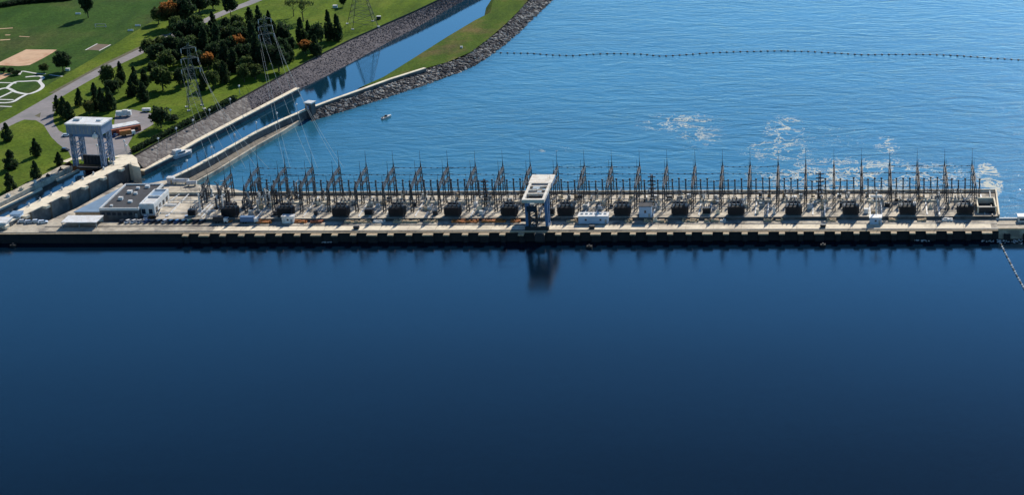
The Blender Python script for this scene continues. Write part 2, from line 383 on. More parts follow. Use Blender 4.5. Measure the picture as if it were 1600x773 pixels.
# bank slopes
pv_top = [P(x, y, ZL-0.02) for x, y in [(209, 246), (260, 217), (310, 191), (367, 160), (385, 151)]]
pv_bot = [P(x, y, .1) for x, y in [(226, 264), (262, 243), (305, 219), (368, 186), (394, 172)]]
mb = MB(); mb.add(*strip_faces(pv_top, pv_bot)); o = mb.build('paved_bank', 'paved_slope'); tag(o, kind='structure')
rp_top = [P(x, y, ZL-0.02) for x, y in [(378, 154), (420, 131), (460, 109), (500, 88), (550, 63), (600, 41), (650, 19), (690, 0), (760, -35), (840, -72)]]
rp_bot = [P(x, y, ZT-0.5) for x, y in [(398, 178), (430, 160), (465, 143), (505, 124), (560, 95), (610, 67), (655, 43), (724, 3), (800, -35), (880, -72)]]
nn = 60
def even(pts, n): 
    L = [0]
    for i in range(1, len(pts)): L.append(L[-1]+(pts[i]-pts[i-1]).length)
    out = []; j = 0
    for k in range(n+1):
        s = L[-1]*k/n
        while j < len(L)-2 and s > L[j+1]: j += 1
        out.append(pts[j].lerp(pts[j+1], (s-L[j])/(L[j+1]-L[j])))
    return out
A = even(smooth(rp_top), nn); B = even(smooth(rp_bot), nn)
mb = MB(); mb.add(*strip_faces(A, B)); tag(mb.build('stone_bank', 'bank_rock'), kind='structure')
ICO_V = []; t_ = (1+5**.5)/2
for a in (-1, 1):
    for b in (-t_, t_): ICO_V += [Vector((a, b, 0)), Vector((0, a, b)), Vector((b, 0, a))]
import itertools
ICO_V = [v.normalized() for v in ICO_V]
ICO_F = [f for f in itertools.combinations(range(12), 3) if all((ICO_V[f[i]]-ICO_V[f[(i+1) % 3]]).length < 1.1 for i in range(3))]
ICO_F = [f if (ICO_V[f[1]]-ICO_V[f[0]]).cross(ICO_V[f[2]]-ICO_V[f[0]]).dot(ICO_V[f[0]]) > 0 else f[::-1] for f in ICO_F]
def rock(mb, p, r):
    k = Vector((random.uniform(.7, 1.3), random.uniform(.7, 1.3), random.uniform(.5, .9))); a = random.uniform(0, 6.28); q = Matrix.Rotation(a, 3, 'Z')@Matrix.Rotation(random.uniform(-.5, .5), 3, 'X')
    mb.add([p+q@Vector((v.x*k.x, v.y*k.y, v.z*k.z))*r*random.uniform(.8, 1.15) for v in ICO_V], ICO_F)
mb = MB()
for _ in range(4200):
    s = random.random()*nn*0.92; i = int(s); f = s-i; t = random.random()
    p = A[i].lerp(A[i+1], f).lerp(B[i].lerp(B[i+1], f), t); rock(mb, p, random.uniform(.2, .5))
tag(mb.build('riprap_stones', 'bank_rock'), 'dark grey riprap stones covering the channel bank below the grass', 'riprap', kind='stuff')
# retaining bench and guide wall on the left of the channel
bench = [P(x, y, .1) for x, y in [(222, 266), (262, 246), (305, 221), (368, 188), (397, 173), (465, 137.5)]]
g = thing('channel_wall', 'pale concrete bench wall along the left side of the lock channel', 'wall', bench[0])
def rel(pts, o): return [p-Vector((o.x, o.y, 0)) for p in pts]
o0 = Vector((bench[0].x, bench[0].y, 0)); g.location = o0
wall_mb(MB(), rel(bench, o0), 2.6, -14, -.4).build('wall', 'dark_concrete', g)
wall_mb(MB(), rel(bench, o0), 3.0, -.4, .2).build('coping', 'pale_concrete', g)
# ------------------------------------------------------------------ peninsula
pen_in = [(562, 137), (600, 120), (640, 95), (700, 57), (742, 32), (766, 20), (769, 5), (780, -12), (840, -50)]
pen_out = [(850, -40), (832, -8), (815, 13), (790, 38), (762, 62), (735, 82), (700, 97), (664, 107)]
pen = [P(x, y, ZP) for x, y in pen_in+pen_out]
sheet('peninsula_grass', pen, 'dry_grass')
A = [P(x, y, ZP) for x, y in pen_in]; B = [p+Vector((0, 0, 0)) for p in A]
for i, p in enumerate(B):
    d = (A[min(i+1, len(A)-1)]-A[max(i-1, 0)]).normalized(); q = Vector((-d.y, d.x, 0)); B[i] = p+q*5; B[i].z = ZT-0.3
mb = MB(); mb.add(*strip_faces(A, B)); tag(mb.build('peninsula_bank', 'dry_grass'), kind='structure')
r_top = [P(x, y, ZP-.02) for x, y in [(494, 172), (540, 156), (600, 135), (645, 117), (666, 108), (702, 98), (737, 83), (764, 63), (792, 39), (817, 14), (834, -7), (852, -38)]]
r_bot = [P(x, y, ZT-.4) for x, y in [(486, 191), (545, 173), (608, 153), (660, 136), (700, 122), (742, 104), (772, 83), (802, 60), (829, 34), (851, 13), (868, -4), (895, -35)]]
A = even(smooth(r_top), 80); B = even(smooth(r_bot), 80)
mb = MB(); mb.add(*strip_faces(A, B)); tag(mb.build('breakwater_slope', 'rock'), kind='structure')
mb = MB()
for _ in range(5200):
    s = random.random()*79.9; i = int(s); f = s-i; t = random.random()**0.9
    p = A[i].lerp(A[i+1], f).lerp(B[i].lerp(B[i+1], f), t*1.05-.03); rock(mb, p, random.uniform(.5, 1.35)*(1.0 if i > 30 else .75))
tag(mb.build('breakwater_boulders', 'rock'), 'grey and pale boulders armouring the outer side of the breakwater', 'boulders', kind='stuff')
# guide wall on the right of the channel
def on_x(pts, z): return [P(x, y, z) for x, y in pts]
gw = on_x([(268, 277), (300, 262), (340, 240), (400, 206), (440, 187), (482, 169)], 2.9)
gw2 = on_x([(482, 169), (520, 155), (560, 141), (610, 123), (664, 106)], 2.9)
gr = thing('guide_wall', 'long concrete guide wall with pale coping between lock channel and tailrace', 'wall', (gw[0].x, gw[0].y, 0))
o0 = Vector((gw[0].x, gw[0].y, 0)); full = gw+gw2[1:]
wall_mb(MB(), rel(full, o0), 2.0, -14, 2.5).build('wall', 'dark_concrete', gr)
wall_mb(MB(), rel(full, o0), 2.2, 2.5, 2.9).build('coping', 'pale_concrete', gr)
led = on_x([(300, 288), (340, 266), (400, 229), (440, 207), (467, 190)], -1.0)
led2 = [p+Vector((-3.2, 3.0, 0)) for p in led]
mbl = MB(); wall_mb(mbl, rel(led, o0), 1.2, -14, -.4); mbl.build('outer_kerb', 'concrete', gr)
mbl = MB(); wall_mb(mbl, rel([l.lerp(g_, .5)+Vector((0, 0, 0)) for l, g_ in zip(led, on_x([(285, 280), (330, 256), (395, 219), (436, 198), (470, 180)], -1.1))], o0), 4.6, -14, -1.1).build('ledge', 'ledge', gr)
# gate house on the guide wall
p = P(485, 170, 2.9)
t = thing('gauge_house', 'small dark square gauge house with pale cap on the guide wall', 'hut', p, R(-20))
MB().box(0, 0, -8, 4.2, 4.2, 11.5).build('shaft', 'dark_concrete', t); MB().box(0, 0, 3.5, 5.2, 5.2, .7).build('cap', 'offwhite', t); MB().box(0, -2.14, .2, 1.2, .1, 2.2).build('door', 'blue_paint', t)
# lower yard at the foot of the powerhouse
ly = [P(x, y, 1.5) for x, y in [(205, 310), (215, 290), (262, 281), (275, 279), (305, 288), (345, 290), (385, 300), (430, 330), (430, 350), (200, 350)]]
mb = MB(); mb.prism(ly, -14, 1.5); tag(mb.build('lower_yard', 'yard'), kind='structure')
mb = MB(); mb.prism([P(x, y, 1.4) for x, y in [(30, 364), (205, 364), (206, 300), (190, 286), (120, 325), (60, 352)]], -14, 1.4); tag(mb.build('lower_court', 'yard'), kind='structure')
# ------------------------------------------------------------------ roads, fields
sheet('playing_field', [P(x, y, ZL+.006) for x, y in [(-420, 420), (-200, 285), (0, 174), (60, 141), (100, 117), (137, 96), (199, 56), (240, 33), (262, 10), (285, -30), (310, -120), (-400, -120), (-900, 100)]], 'field')
sheet('paved_lot', [P(x, y, ZL+.012) for x, y in [(78, 158), (88, 168), (83, 180), (84, 192), (92, 204), (104, 211), (150, 209), (162, 212), (178, 200), (180, 178), (205, 171), (236, 177), (240, 194), (222, 205), (208, 212), (200, 226), (207, 238), (200, 246), (112, 248), (108, 238), (90, 224), (80, 214), (68, 195), (56, 188), (38, 187), (15, 196), (12, 192), (60, 166)]], 'road')
sheet('lot_lawn', [P(x, y, ZL+.018) for x, y in [(54, 181), (64, 176), (62, 184)]], 'verge')
ribbon_obj('park_road', [(-60, 228), (14, 192), (50, 172), (88, 150), (128, 127), (167, 106), (200, 90), (235, 73), (262, 59), (295, 43), (325, 31), (345, 22), (365, 14), (385, 7), (402, 0), (440, -16), (520, -48)], ZL+.024, 8.0, 'road')
ribbon_obj('road_verge', [(84, 146), (128, 122), (167, 101), (200, 85), (235, 68), (262, 54)], ZL+.016, 6.0, 'verge')
ribbon_obj('ditch', [(-60, 206), (0, 172), (60, 140), (100, 116), (137, 95), (170, 74), (199, 55), (235, 34)], ZL+.022, 2.2, 'field')
sheet('ball_infield', [P(x, y, ZL+.030) for x, y in [(-8, 101), (41, 77.5), (89, 78), (82, 83), (66, 92), (46, 102), (30, 103.5), (-8, 102)]], 'sand')
sheet('second_infield', [P(x, y, ZL+.030) for x, y in [(-8, 114), (20, 115), (8, 122), (-8, 128)]], 'sand')
sheet('bare_patch', [P(x, y, ZL+.030) for x, y in [(135, 78), (152, 69), (172, 70), (156, 79)]], 'dirt')
for pxl in [[(133.5, 78.5), (152, 68.5)], [(155, 79.5), (173, 70)]]: ribbon_obj('field_edge', pxl, ZL+.040, .8, 'path', False)
def z2(l): return [(x/7.025, 90+y/7.025) for x, y in l]
for k, (l, w) in enumerate([([(280, 215), (360, 207), (440, 205), (470, 225), (435, 262), (470, 310), (440, 350), (380, 380), (300, 400), (180, 380), (75, 335), (-40, 360)], 2.2),
          ([(300, 400), (220, 440), (150, 482), (70, 496), (-40, 496)], 2.0), ([(75, 335), (130, 290), (180, 266), (260, 262), (390, 256), (432, 264)], 2.0),
          ([(130, 376), (60, 410), (-40, 455)], 1.6), ([(-40, 460), (150, 465)], 1.6), ([(210, 190), (240, 152), (320, 162), (400, 175), (500, 181)], 1.5), ([(-40, 275), (90, 278), (180, 282)], 1.6), ([(-40, 533), (130, 540)], 1.4), ([(540, 190), (690, 208)], 1.2)]):
    ribbon_obj('footpath', z2(l), ZL+.034+.006*k, w, 'path')
for pxl, w in [([(-10, 46), (20, 44)], 1.6), ([(0, 63), (16, 62)], 2.0), ([(30, 57), (46, 58)], 1.0), ([(8, 55), (16, 55)], 1.6)]:
    ribbon_obj('worn_strip', pxl, ZL+.03, w, 'sand', False)
ribbon_obj('far_drive', [(-60, 18), (0, 8.5), (30, 4), (70, .5), (130, -3), (200, -9)], ZL+.03, 7.5, 'asphalt')
ribbon_obj('apron', [(100, 253), (112, 248), (150, 246), (200, 243)], ZL+.04, 4.0, 'pale_concrete', False)
# ------------------------------------------------------------------ navigation lock
lk = (P(205, 250, 6.2)-P(0, 356, 6.2)).normalized(); lk.z = 0; lk.normalize(); ln = Vector((lk.y, -lk.x, 0))
LKA = math.atan2(lk.y, lk.x)
li0 = P(0, 317, 6.2); li1 = P(113, 259.5, 6.2)        # inner top edge, left wall
ldir = (li1-li0).normalized()
li0 = li0-ldir*120
ro0 = P(30, 340.5, 6.2); ro1 = P(206, 254, 6.2); rdir = (ro1-ro0).normalized()
ro0 = ro0-rdir*((ro0.y-(YE+1))/rdir.y)
navl = thing('navigation_lock', 'concrete navigation lock chamber running up to the white gate tower', 'lock', (li1.x, li1.y, 0))
o0 = Vector((li1.x, li1.y, 0))
off = Vector((-ldir.y, ldir.x, 0))*6.0
mb = MB(); mb.prism([li0-o0, li1-o0, li1+off-o0, li0+off-o0], -14, 6.2); mb.build('left_wall', 'concrete', navl)
roff = Vector((-rdir.y, rdir.x, 0))*7.5
mb = MB(); mb.prism([ro0-o0, ro1-o0, ro1+roff-o0, ro0+roff-o0], -14, 6.2); mb.build('right_wall', 'lock_concrete', navl)
mb = MB(); mb.prism([ro0-rdir*.0-Vector((0, 0, 0))-o0, ro1-o0+rdir*.3, ro1+roff-o0+rdir*.3, ro0+roff-o0], 6.2, 6.5); mb.build('right_coping', 'pale_concrete', navl)
L = (ro1-ro0).length
for k in range(7):
    q = ro1-rdir*(5+k*(L-12)/6.2)-o0; nrm = -Vector((-rdir.y, rdir.x, 0))
    mb = MB(); mb.prism([q, q+nrm*.9, q+nrm*.9-rdir*1.6, q-rdir*1.6], -8, 6.6); mb.build('buttress', 'lock_concrete', navl)
    mb = MB(); q2 = q-rdir*4.0; mb.prism([q2+nrm*.0+Vector((0, 0, 0)), q2+nrm*2.2, q2+nrm*2.2-rdir*3.0, q2-rdir*3.0], 5.2, 6.45); mb.build('corbel', 'pale_concrete', navl)
# rear cross wall / head deck
hd = [P(x, y, 6.5) for x, y in [(163, 252), (206, 241), (214, 247), (216, 259), (206, 256)]]
mb = MB(); mb.prism([p-o0 for p in hd], -14, 6.35); mb.build('head_deck', 'pale_concrete', navl)
hw = [P(x, y, 6.4) for x, y in [(204, 253), (216, 256), (219, 262), (206, 259)]]
mb = MB(); mb.prism([p-o0 for p in hw], -14, 6.6); mb.build('end_pier', 'pale_concrete', navl)
# chamber floor water
cw = [li0, li1, ro1+roff*.9, ro0+roff*.9]
cwo = sheet('lock_water', [Vector((p.x, p.y, 3.2)) for p in cw], 'forebay')
# pale floating booms inside the chamber
for k, (a, b) in enumerate([((-30, 341), (65, 295)), ((88, 282), (123, 266))]):
    pa = P(*a, 3.6); pb = P(*b, 3.6)
    mb = MB(); mb.bar((0, 0, 0), pb-pa, 1.1); ob = mb.build('mooring_boom', 'pale_concrete'); ob.location = (pa.x, pa.y, 3.6)
    tag(ob, ['long pale floating boom in the near half of the lock chamber', 'short pale floating boom just before the white gate tower'][k], 'boom', 'floating booms in the lock')
# bollards/posts on the walls
k = 0
for i in range(9):
    p = ro0.lerp(ro1, .3+i*.08)+roff*.85; q = MB().cyl(0, 0, 0, .45, 1.1, 8).sphere(0, 0, 1.1, .5, 8, 4).build('bollard', 'offwhite'); q.location = (p.x, p.y, 6.5)
    tag(q, f'pale mooring bollard, {nth(i+1)} from the near end of the right lock wall', 'bollard', 'bollards along the right lock wall')
for i in range(10):
    p = li0.lerp(li1, .42+i*.06)+off*.3; q = MB().box(0, 0, 0, random.uniform(.8, 2.2), random.uniform(.8, 1.8), random.uniform(.6, 1.5)).sphere(0, 0, 1.2, .5, 8, 4).build('winch_box', random.choice(['offwhite', 'concrete', 'dark_steel'])); q.location = (p.x, p.y, 6.2)
    tag(q, f'small winch box, {nth(i+1)} from the near end along the left lock wall', 'winch', 'winch boxes on the left lock wall')
# ---- lift gate tower
pl = P(124, 254.5, 6.4); pr = P(171, 254.5, 6.4)
mid = (pl+pr)/2; span = (pr-pl); ang = math.atan2(span.y, span.x)-R(6); sp = span.length*1.0
gt = thing('gate_tower', 'tall steel lift gate tower with white roof spanning the navigation lock', 'gate tower', (mid.x, mid.y, 6.3), ang)
hL = 17.3; dp = 9.0
for sx in (-1, 1):
    for sy in (-1, 1):
        x = sx*(sp/2-.2); y = sy*dp/2
        MB().lattice((x, y, -0.3), (x*.99, y, hL), 1.7, 1.7, 5, .5).build('leg', 'shaded_slate_paint', gt)
    mb = MB()
    for z in (3.6, 7.4, 11.2): mb.bar((sx*(sp/2-.2), -dp/2+.9, z), (sx*(sp/2-.2), dp/2-.9, z), .55)
    mb.bar((sx*(sp/2-.2), -dp/2+.9, 3.6), (sx*(sp/2-.2), dp/2-.9, 7.4), .4); mb.bar((sx*(sp/2-.2), -dp/2+.9, 11.2), (sx*(sp/2-.2), dp/2-.9, 7.4), .4)
    mb.build('side_bracing', 'shaded_slate_paint', gt)
bx = MB(); W = sp+3.4
bx.box(0, 0, hL, W, dp+2.6, 4.9); bx.build('machinery_house', 'shaded_slate_paint', gt)
rf = MB(); rf.box(0, 0, hL+4.9, W+.9, dp+3.6, .7); rf.build('roof', 'white_paint', gt)
ft = MB(); ft.box(-W*.32, .8, hL+5.6, 3.5, 3, 1.1); ft.box(W*.3, 1, hL+5.6, 2.5, 3, .8); ft.build('roof_vent', 'white_paint', gt)
rb = MB()
for k in range(9): rb.box(-W/2+1.2+k*(W-2.4)/8, -(dp+2.6)/2-.12, hL+.3, .3, .24, 4.4)
rb.build('wall_rib', 'light_steel', gt)
MB().box(0, -(dp+2.6)/2+.6, hL-1.5, W-5, .8, 1.5).build('lifting_beam', 'blue_paint', gt)
MB().sphere(W/2-3.4, -(dp+2.6)/2-1.0, hL-.5, 1.5, 12, 7).cyl(W/2-3.4, -(dp+2.6)/2-1.0, hL-.6, .35, 2.2, 6).build('horn_dome', 'white_paint', gt)
gl_ = MB(); gl_.box(0, dp*.2, -1.2, sp-2.6, 1.2, 5.0)
for k in range(7): gl_.box(-sp/2+2.2+k*(sp-4.4)/6, dp*.2-.8, -1.1, .3, .4, 4.8)
gl_.build('gate_leaf', 'dark_steel', gt)
MB().box(0, -dp/2-1.0, -.9, sp-2.2, 1.4, .6).build('walkway', 'dark_steel', gt)
# ------------------------------------------------------------------ powerhouse and dam
dam = thing('powerhouse_dam', 'long flat concrete powerhouse dam crossing the water between lock and spillway', 'dam', (0, YF, 0))
def dy(y): return y-YF
XE = X(1560, YE, ZD)                                # right end of the powerhouse
b = MB(); b.prism([(XL, 1.0, 0), (XE, 1.0, 0), (XE, dy(YS), 0), (XL, dy(YS), 0)], -14, ZD); b.build('road_deck', 'concrete', dam)
XUL = X(243, YS, ZU)
ub = [(XUL, dy(YS)), (XE+1.5, dy(YS)), (XR, dy(YB)), (X(262, YB, ZU), dy(YB))]
b = MB(); b.prism(ub, -14, ZU); b.build('switchyard_deck', 'yard', dam)
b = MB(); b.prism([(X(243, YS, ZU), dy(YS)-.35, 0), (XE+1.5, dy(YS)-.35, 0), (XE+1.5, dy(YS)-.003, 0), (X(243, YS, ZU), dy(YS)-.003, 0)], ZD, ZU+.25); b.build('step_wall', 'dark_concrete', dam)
b = MB(); b.box((XE+XUL)/2, dy(YS)+.4, ZU, XE-XUL, .5, .25); b.build('step_kerb', 'pale_concrete', dam)
# downstream parapet
b = MB(); xa = X(262, YB, ZU); b.box((XR+xa)/2, dy(YB)-.3, ZU, XR-xa, .6, 1.0); b.build('downstream_parapet', 'pale_concrete', dam)
b = MB(); b.box((XR+xa)/2, dy(YB)-3.2, ZU, XR-xa, .3, .45); b.build('inner_rail', 'dark_steel', dam)
# right end parapet
e0 = Vector((XE+1.5, dy(YS), 0)); e1 = Vector((XR, dy(YB), 0))
b = MB(); wall_mb(b, [e0, e1], .7, ZU, ZU+1.1); b.build('end_parapet', 'pale_concrete', dam)
b = MB(); wall_mb(b, [e0-Vector((3.2, 0, 0)), e1-Vector((3.2, 2, 0))], .6, ZU, ZU+.8); b.build('end_rail', 'dark_steel', dam)
# road surface strips (slabs)
ya = dy(Y(351.3)); yb = dy(Y(358.4))
b = MB(); slab = 26.2/2; x = X(330, YE, ZD)
while x < XE-slab: b.box(x+slab/2, (ya+yb)/2, ZD, slab-.18, abs(yb-ya)-.05, .05); x += slab
b.build('road_slab', 'pale_concrete', dam)
ya2 = dy(Y(350.6)); yb2 = dy(Y(345.0)); b = MB(); x = X(380, YE, ZD)
while x < XE-slab: b.box(x+slab/2, (ya2+yb2)/2, ZD, slab-.3, abs(yb2-ya2), .04); x += slab
b.build('inner_road_slab', 'yard', dam)
for py in (358.9, 350.9):
    b = MB(); b.box((XE+X(60, YE, ZD))/2, dy(Y(py)), ZD, XE-X(60, YE, ZD), .6, .16); b.build('crane_rail', 'dark_steel', dam)  # widened so the dark rail also stands for a shadow line
# upstream parapet: pale kerb + dark recess + pinkish walkway
b = MB(); b.box((XL+XE)/2, 1.45, ZD, XE-XL, .5, .22); b.build('upstream_parapet', 'concrete', dam)
b = MB(); b.box((XL+XE)/2, .55, ZD-.28, XE-XL, .9, .2); b.build('upstream_walkway', 'tan', dam)
# piers under the walkway
nose = None
pitch = 26.2/3
xs = X(1240, YF, 2); k0 = int((xs-XL)//pitch); n_p = 0
x = X(292, YF, 2)
j = 0
while x < XE-1:
    wide = (j % 3 == 1)
    w = 4.6 if wide else 2.5
    b = MB(); pr_ = .8; b.prism([(-w/2, 1.0, 0), (-w/2, -pr_, 0), (-w/2+.5, -pr_-.5, 0), (w/2-.5, -pr_-.5, 0), (w/2, -pr_, 0), (w/2, 1.0, 0)], -12, ZD-.9)
    o = b.build('pier', 'shaded_face_concrete', dam); o.location = (x, 0, 0)
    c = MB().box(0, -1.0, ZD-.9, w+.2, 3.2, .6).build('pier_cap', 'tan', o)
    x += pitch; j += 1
b = MB(); b.box((XL+XE)/2, .6, -12, XE-XL, .8, 16.0); b.build('upstream_wall', 'shaded_face_concrete', dam)
# left: continuous wall face
b = MB(); b.box((XL+X(285, YF, 2))/2, .1, -12, X(285, YF, 2)-XL, .8, 14.9); b.build('left_facing', 'shaded_face_concrete', dam)
# right end: spillway deck running on beyond the powerhouse
sp_ = thing('spillway_deck', 'lower spillway deck continuing beyond the right end of the powerhouse', 'spillway', (XE, YF, 0))
ys0 = 0.4; ys1 = dy(Y(343.5))
MB().box(150, (1.0+ys1)/2, -14, 300-.02, ys1-1.0, ZD+14-.3).build('deck', 'concrete', sp_)
MB().box(150, 1.4, ZD-.3, 300, .7, .9).build('parapet', 'tan', sp_)
MB().box(150, ys1-.5, ZD-.3, 300, .8, .9).build('downstream_parapet', 'offwhite', sp_)
MB().box(150, (ys1+1)/2, ZD-.3, 300, .3, .2).build('rail', 'dark_steel', sp_)
for k in range(8): MB().box(4+k*9, 0, -12, 3, 2.4, 14.6).build('pier', 'shaded_face_concrete', sp_)
t = thing('spillway_hoist', 'white boxy hoist car parked on the spillway deck at the right', 'hoist', (X(1597, Y(340), ZD), Y(346), ZD-.3))
MB().box(0, 0, 0, 5.2, 4, 2.6).build('body', 'offwhite', t); MB().box(0, 0, 2.6, 5.6, 4.4, .3).build('roof', 'white_paint', t); MB().box(0, -2.03, .8, 3.6, .06, 1.0).build('window', 'glass', t)
# end bay enclosure at the right end
ex = X(1541, Y(330, ZU), ZU)
t = thing('end_enclosure', 'dark recessed enclosure with pale concrete frame at the right end of powerhouse', 'enclosure', (ex, Y(327, ZU, 1500), ZU))
MB().box(0, 8.0, 0, 9.2, .8, 3.2).build('rear_frame', 'pale_concrete', t)
for s in (-1, 1): MB().box(s*4.3-(1.6 if s > 0 else 0)*0, 1, 0, .7, 13.0, 3.2).build('side_frame', 'pale_concrete', t)
MB().box(0, 1, .0, 7.8, 12.8, .4).build('hatch', 'dark_steel', t)
MB().box(0, -5.3, 0, 7.8, .5, 3.0).build('front_panel', 'dark_steel', t)

# ------------------------------------------------------------------ takeoff towers
dz_col = []
rows = [Y(304.5, ZU, 1300), Y(317.0, ZU, 1300), Y(329.5, ZU, 1300)]
rows = [Y(303.5, ZU), Y(316.5, ZU), Y(330, ZU)]
ylen = [rows[0]-rows[0], rows[1]-rows[0], rows[2]-rows[0]]
HT = 14.6
def make_takeoff():
    t = thing('takeoff_tower', 'x', 'lattice tower', (0, 0, 0), 0, 'takeoff towers along the switchyard')
    for k, yy in enumerate(ylen):
        h = HT-(0 if k < 2 else 2.2)
        MB().lattice((0, yy, 0), (0, yy, h), 1.25, .7, 7, .2).build('column', 'steel', t)
        s = MB(); s.bar((0, yy, h), (0, yy, h+3.4-(k*.6)), .62, .12); s.bar((0, yy, h+3), (0, yy, h+8.6-k*1.2), .2, .09); s.build('spire', 'dark_steel', t)
    MB().lattice((0, ylen[0], HT-.5), (0, ylen[1], HT-.5), .9, .9, 6, .19, (1, 0, 0)).build('girder', 'steel', t)
    MB().lattice((0, ylen[1], HT-.7), (0, ylen[2], HT-2.9), .9, .9, 6, .19, (1, 0, 0)).build('girder', 'steel', t)
    MB().lattice((0, ylen[0], HT-5.2), (0, ylen[1], HT-5.2), .8, .8, 6, .17, (1, 0, 0)).build('girder', 'steel', t)
    a = MB()
    for yy in (ylen[0]-2.5, ylen[0]-5.5, ylen[1]+1, ylen[1]-3):
        a.bar((-.0, yy, HT-.9), (0, yy, HT-2.8), .34, .34, 6)
    a.build('insulator_string', 'porcelain', t)
    return t
tk0 = make_takeoff(); tips = [402, 444.5, 487, 529, 571.5, 614, 656.5, 699, 742, 785, 828, 870, 912.5, 955.5, 999, 1042, 1086, 1129, 1172, 1216, 1259, 1303, 1346, 1390, 1433, 1476, 1519]
pxt = []
for i, tx in enumerate(tips):
    x = X(tx, rows[0], ZU+HT+3); pxt.append(x)
crx = 836
left_idx = [i for i, tx in enumerate(tips) if tx < crx]; 
def tower_phrase(i):
    if tips[i] < crx: return f'{nth(len(left_idx)-i)} left of the gantry crane'
    return f'{nth(i-len(left_idx)+1)} right of the gantry crane'
for i, x in enumerate(pxt):
    lab = 'lattice takeoff tower with spires, '+tower_phrase(i)
    if i == 0: tk0.location = (x, rows[0], ZU); tk0['label'] = lab
    else: dup(tk0, (x, rows[0], ZU), 0, lab)
# shorter frames at the lock end
for k, (tx, sc) in enumerate([(362, .8), (325, .62)]):
    dup(tk0, (X(tx, rows[0], ZU+11), rows[0]-1, ZU), R(6*k), ['shorter lattice takeoff tower at the lock end of the switchyard', 'lowest lattice takeoff frame, nearest the control building'][k], scale=(1, .8, sc))
# bus wires spanning the towers
def bus(y, z, i0, i1, label, m='dark_wire', beads=True, th=.13):
    xa, xb = pxt[i0], pxt[i1]; t = thing('overhead_bus', label, 'power line', (xa, y, z), 0, 'overhead bus lines of the switchyard')
    w = MB(); ins = MB()
    for i in range(i0, i1):
        a, b_ = pxt[i]-xa, pxt[i+1]-xa; n = 6; sag = .45
        pts = [Vector((a+(b_-a)*k/n, 0, -sag*4*(k/n)*(1-k/n))) for k in range(n+1)]
        for k in range(n): w.bar(pts[k], pts[k+1], th)
        for fx in (.09, .17, .38, .62, .83, .91):
            xx = a+(b_-a)*fx; zz = -sag*4*fx*(1-fx)
            w.bar((xx-.42, 0, zz), (xx+.42, 0, zz), .42 if beads else .3, None, 6)
    w.build('wire', m, t)
    return t
for (i0, i1, nm) in [(0, 2, 'lock end'), (5, 8, 'left centre'), (11, 14, 'just right of the crane'), (17, 19, 'right centre'), (23, 26, 'right end')]:
    bus(rows[0], ZU+HT-.2, i0, i1, f'top overhead bus line on the rear columns, {nm} group')
bus(rows[0]-.3, ZU+HT-3.6, 0, 26, 'second overhead bus line below the tower tops along the rear columns')
bus(rows[1], ZU+HT-3.4, 0, 26, 'overhead bus line along the middle columns of the takeoff towers')
bus(rows[2], ZU+HT-5.2, 0, 26, 'overhead bus line along the front columns of the takeoff towers')
bus(rows[0]-1.5, ZU+4.4, 0, 26, 'low bus line just above the downstream parapet', beads=False, th=.22)
# insulated posts, three per bay
def make_post():
    t = thing('bus_post', 'x', 'insulator post', (0, 0, 0), 0, 'tall insulated bus posts of the switchyard')
    MB().lattice((0, 0, 0), (0, 0, 6.4), .8, .6, 5, .16).build('stand', 'dark_steel', t)
    s = MB()
    for k in range(7): s.cyl(0, 0, 6.4+k*.5, .46, .25, 8, .3)
    s.cyl(0, 0, 6.4, .2, 3.9, 6); s.build('insulator_stack', 'porcelain', t)
    s = MB(); s.sphere(0, 0, 10.5, .55, 8, 5); s.bar((0, 0, 10.5), (0, -2.4, 8.4), .2); s.build('terminal_head', 'steel', t)
    return t
p0 = make_post(); first = True
for i in range(27):
    for j in range(3):
        x = pxt[i]+ (3.1+j*3.25)*(1 if True else 1)
        if i == 26 and j > 0: continue
        side = ['left', 'middle', 'right'][j]
        y = rows[1]+3.4-(.6*(i % 3)); sc = (1, 1, random.choice([1, 1, .93, 1.05]))
        lab = f'{side} post of the trio by the tower {tower_phrase(i)}'
        if i == 26: lab = 'single insulated post beside the last lattice tower at the right end'
        if first: p0.location = (x, y, ZU); p0['label'] = lab; first = False
        else: dup(p0, (x, y, ZU), 0, lab, scale=sc)
# lower disconnect stands in front, pale
def make_switch():
    t = thing('disconnect_switch', 'x', 'switch', (0, 0, 0), 0, 'low disconnect switches on the switchyard deck')
    s = MB()
    for sx in (-1, 1): s.bar((sx*2.2, 0, 0), (sx*2.2, 0, 3.2), .3)
    s.bar((-2.6, 0, 3.2), (2.6, 0, 3.2), .35); s.build('stand', 'light_steel', t)
    for sx in (-1.8, 0, 1.8):
        s = MB(); s.cyl(sx, 0, 3.3, .2, 1.5, 6)
        for k in range(3): s.cyl(sx, 0, 3.4+k*.45, .42, .2, 8)
        s.build('insulator', 'porcelain', t)
    s = MB(); s.bar((-2.4, -.1, 4.9), (2.4, .1, 4.9), .16); s.bar((-2.2, -2.4, 3.0), (-2.2, 2.4, 3.0), .16); s.build('blade', 'light_steel', t)
    return t
d0 = make_switch(); first = True; ysw = [Y(312.0, ZU), Y(323.0, ZU)]
for i in range(27):
    for j in range(2):
        x = pxt[i]+random.uniform(4.5, 8.5); y = ysw[j]+random.uniform(-1.2, 1.2)
        if i == 26: continue
        lab = f'low disconnect switch in {"rear" if j == 0 else "front"} row by the tower {tower_phrase(i)}'
        if first: d0.location = (x, y, ZU); d0['label'] = lab; first = False
        else: dup(d0, (x, y, ZU), R(random.choice([0, 0, 90, 0])), lab)
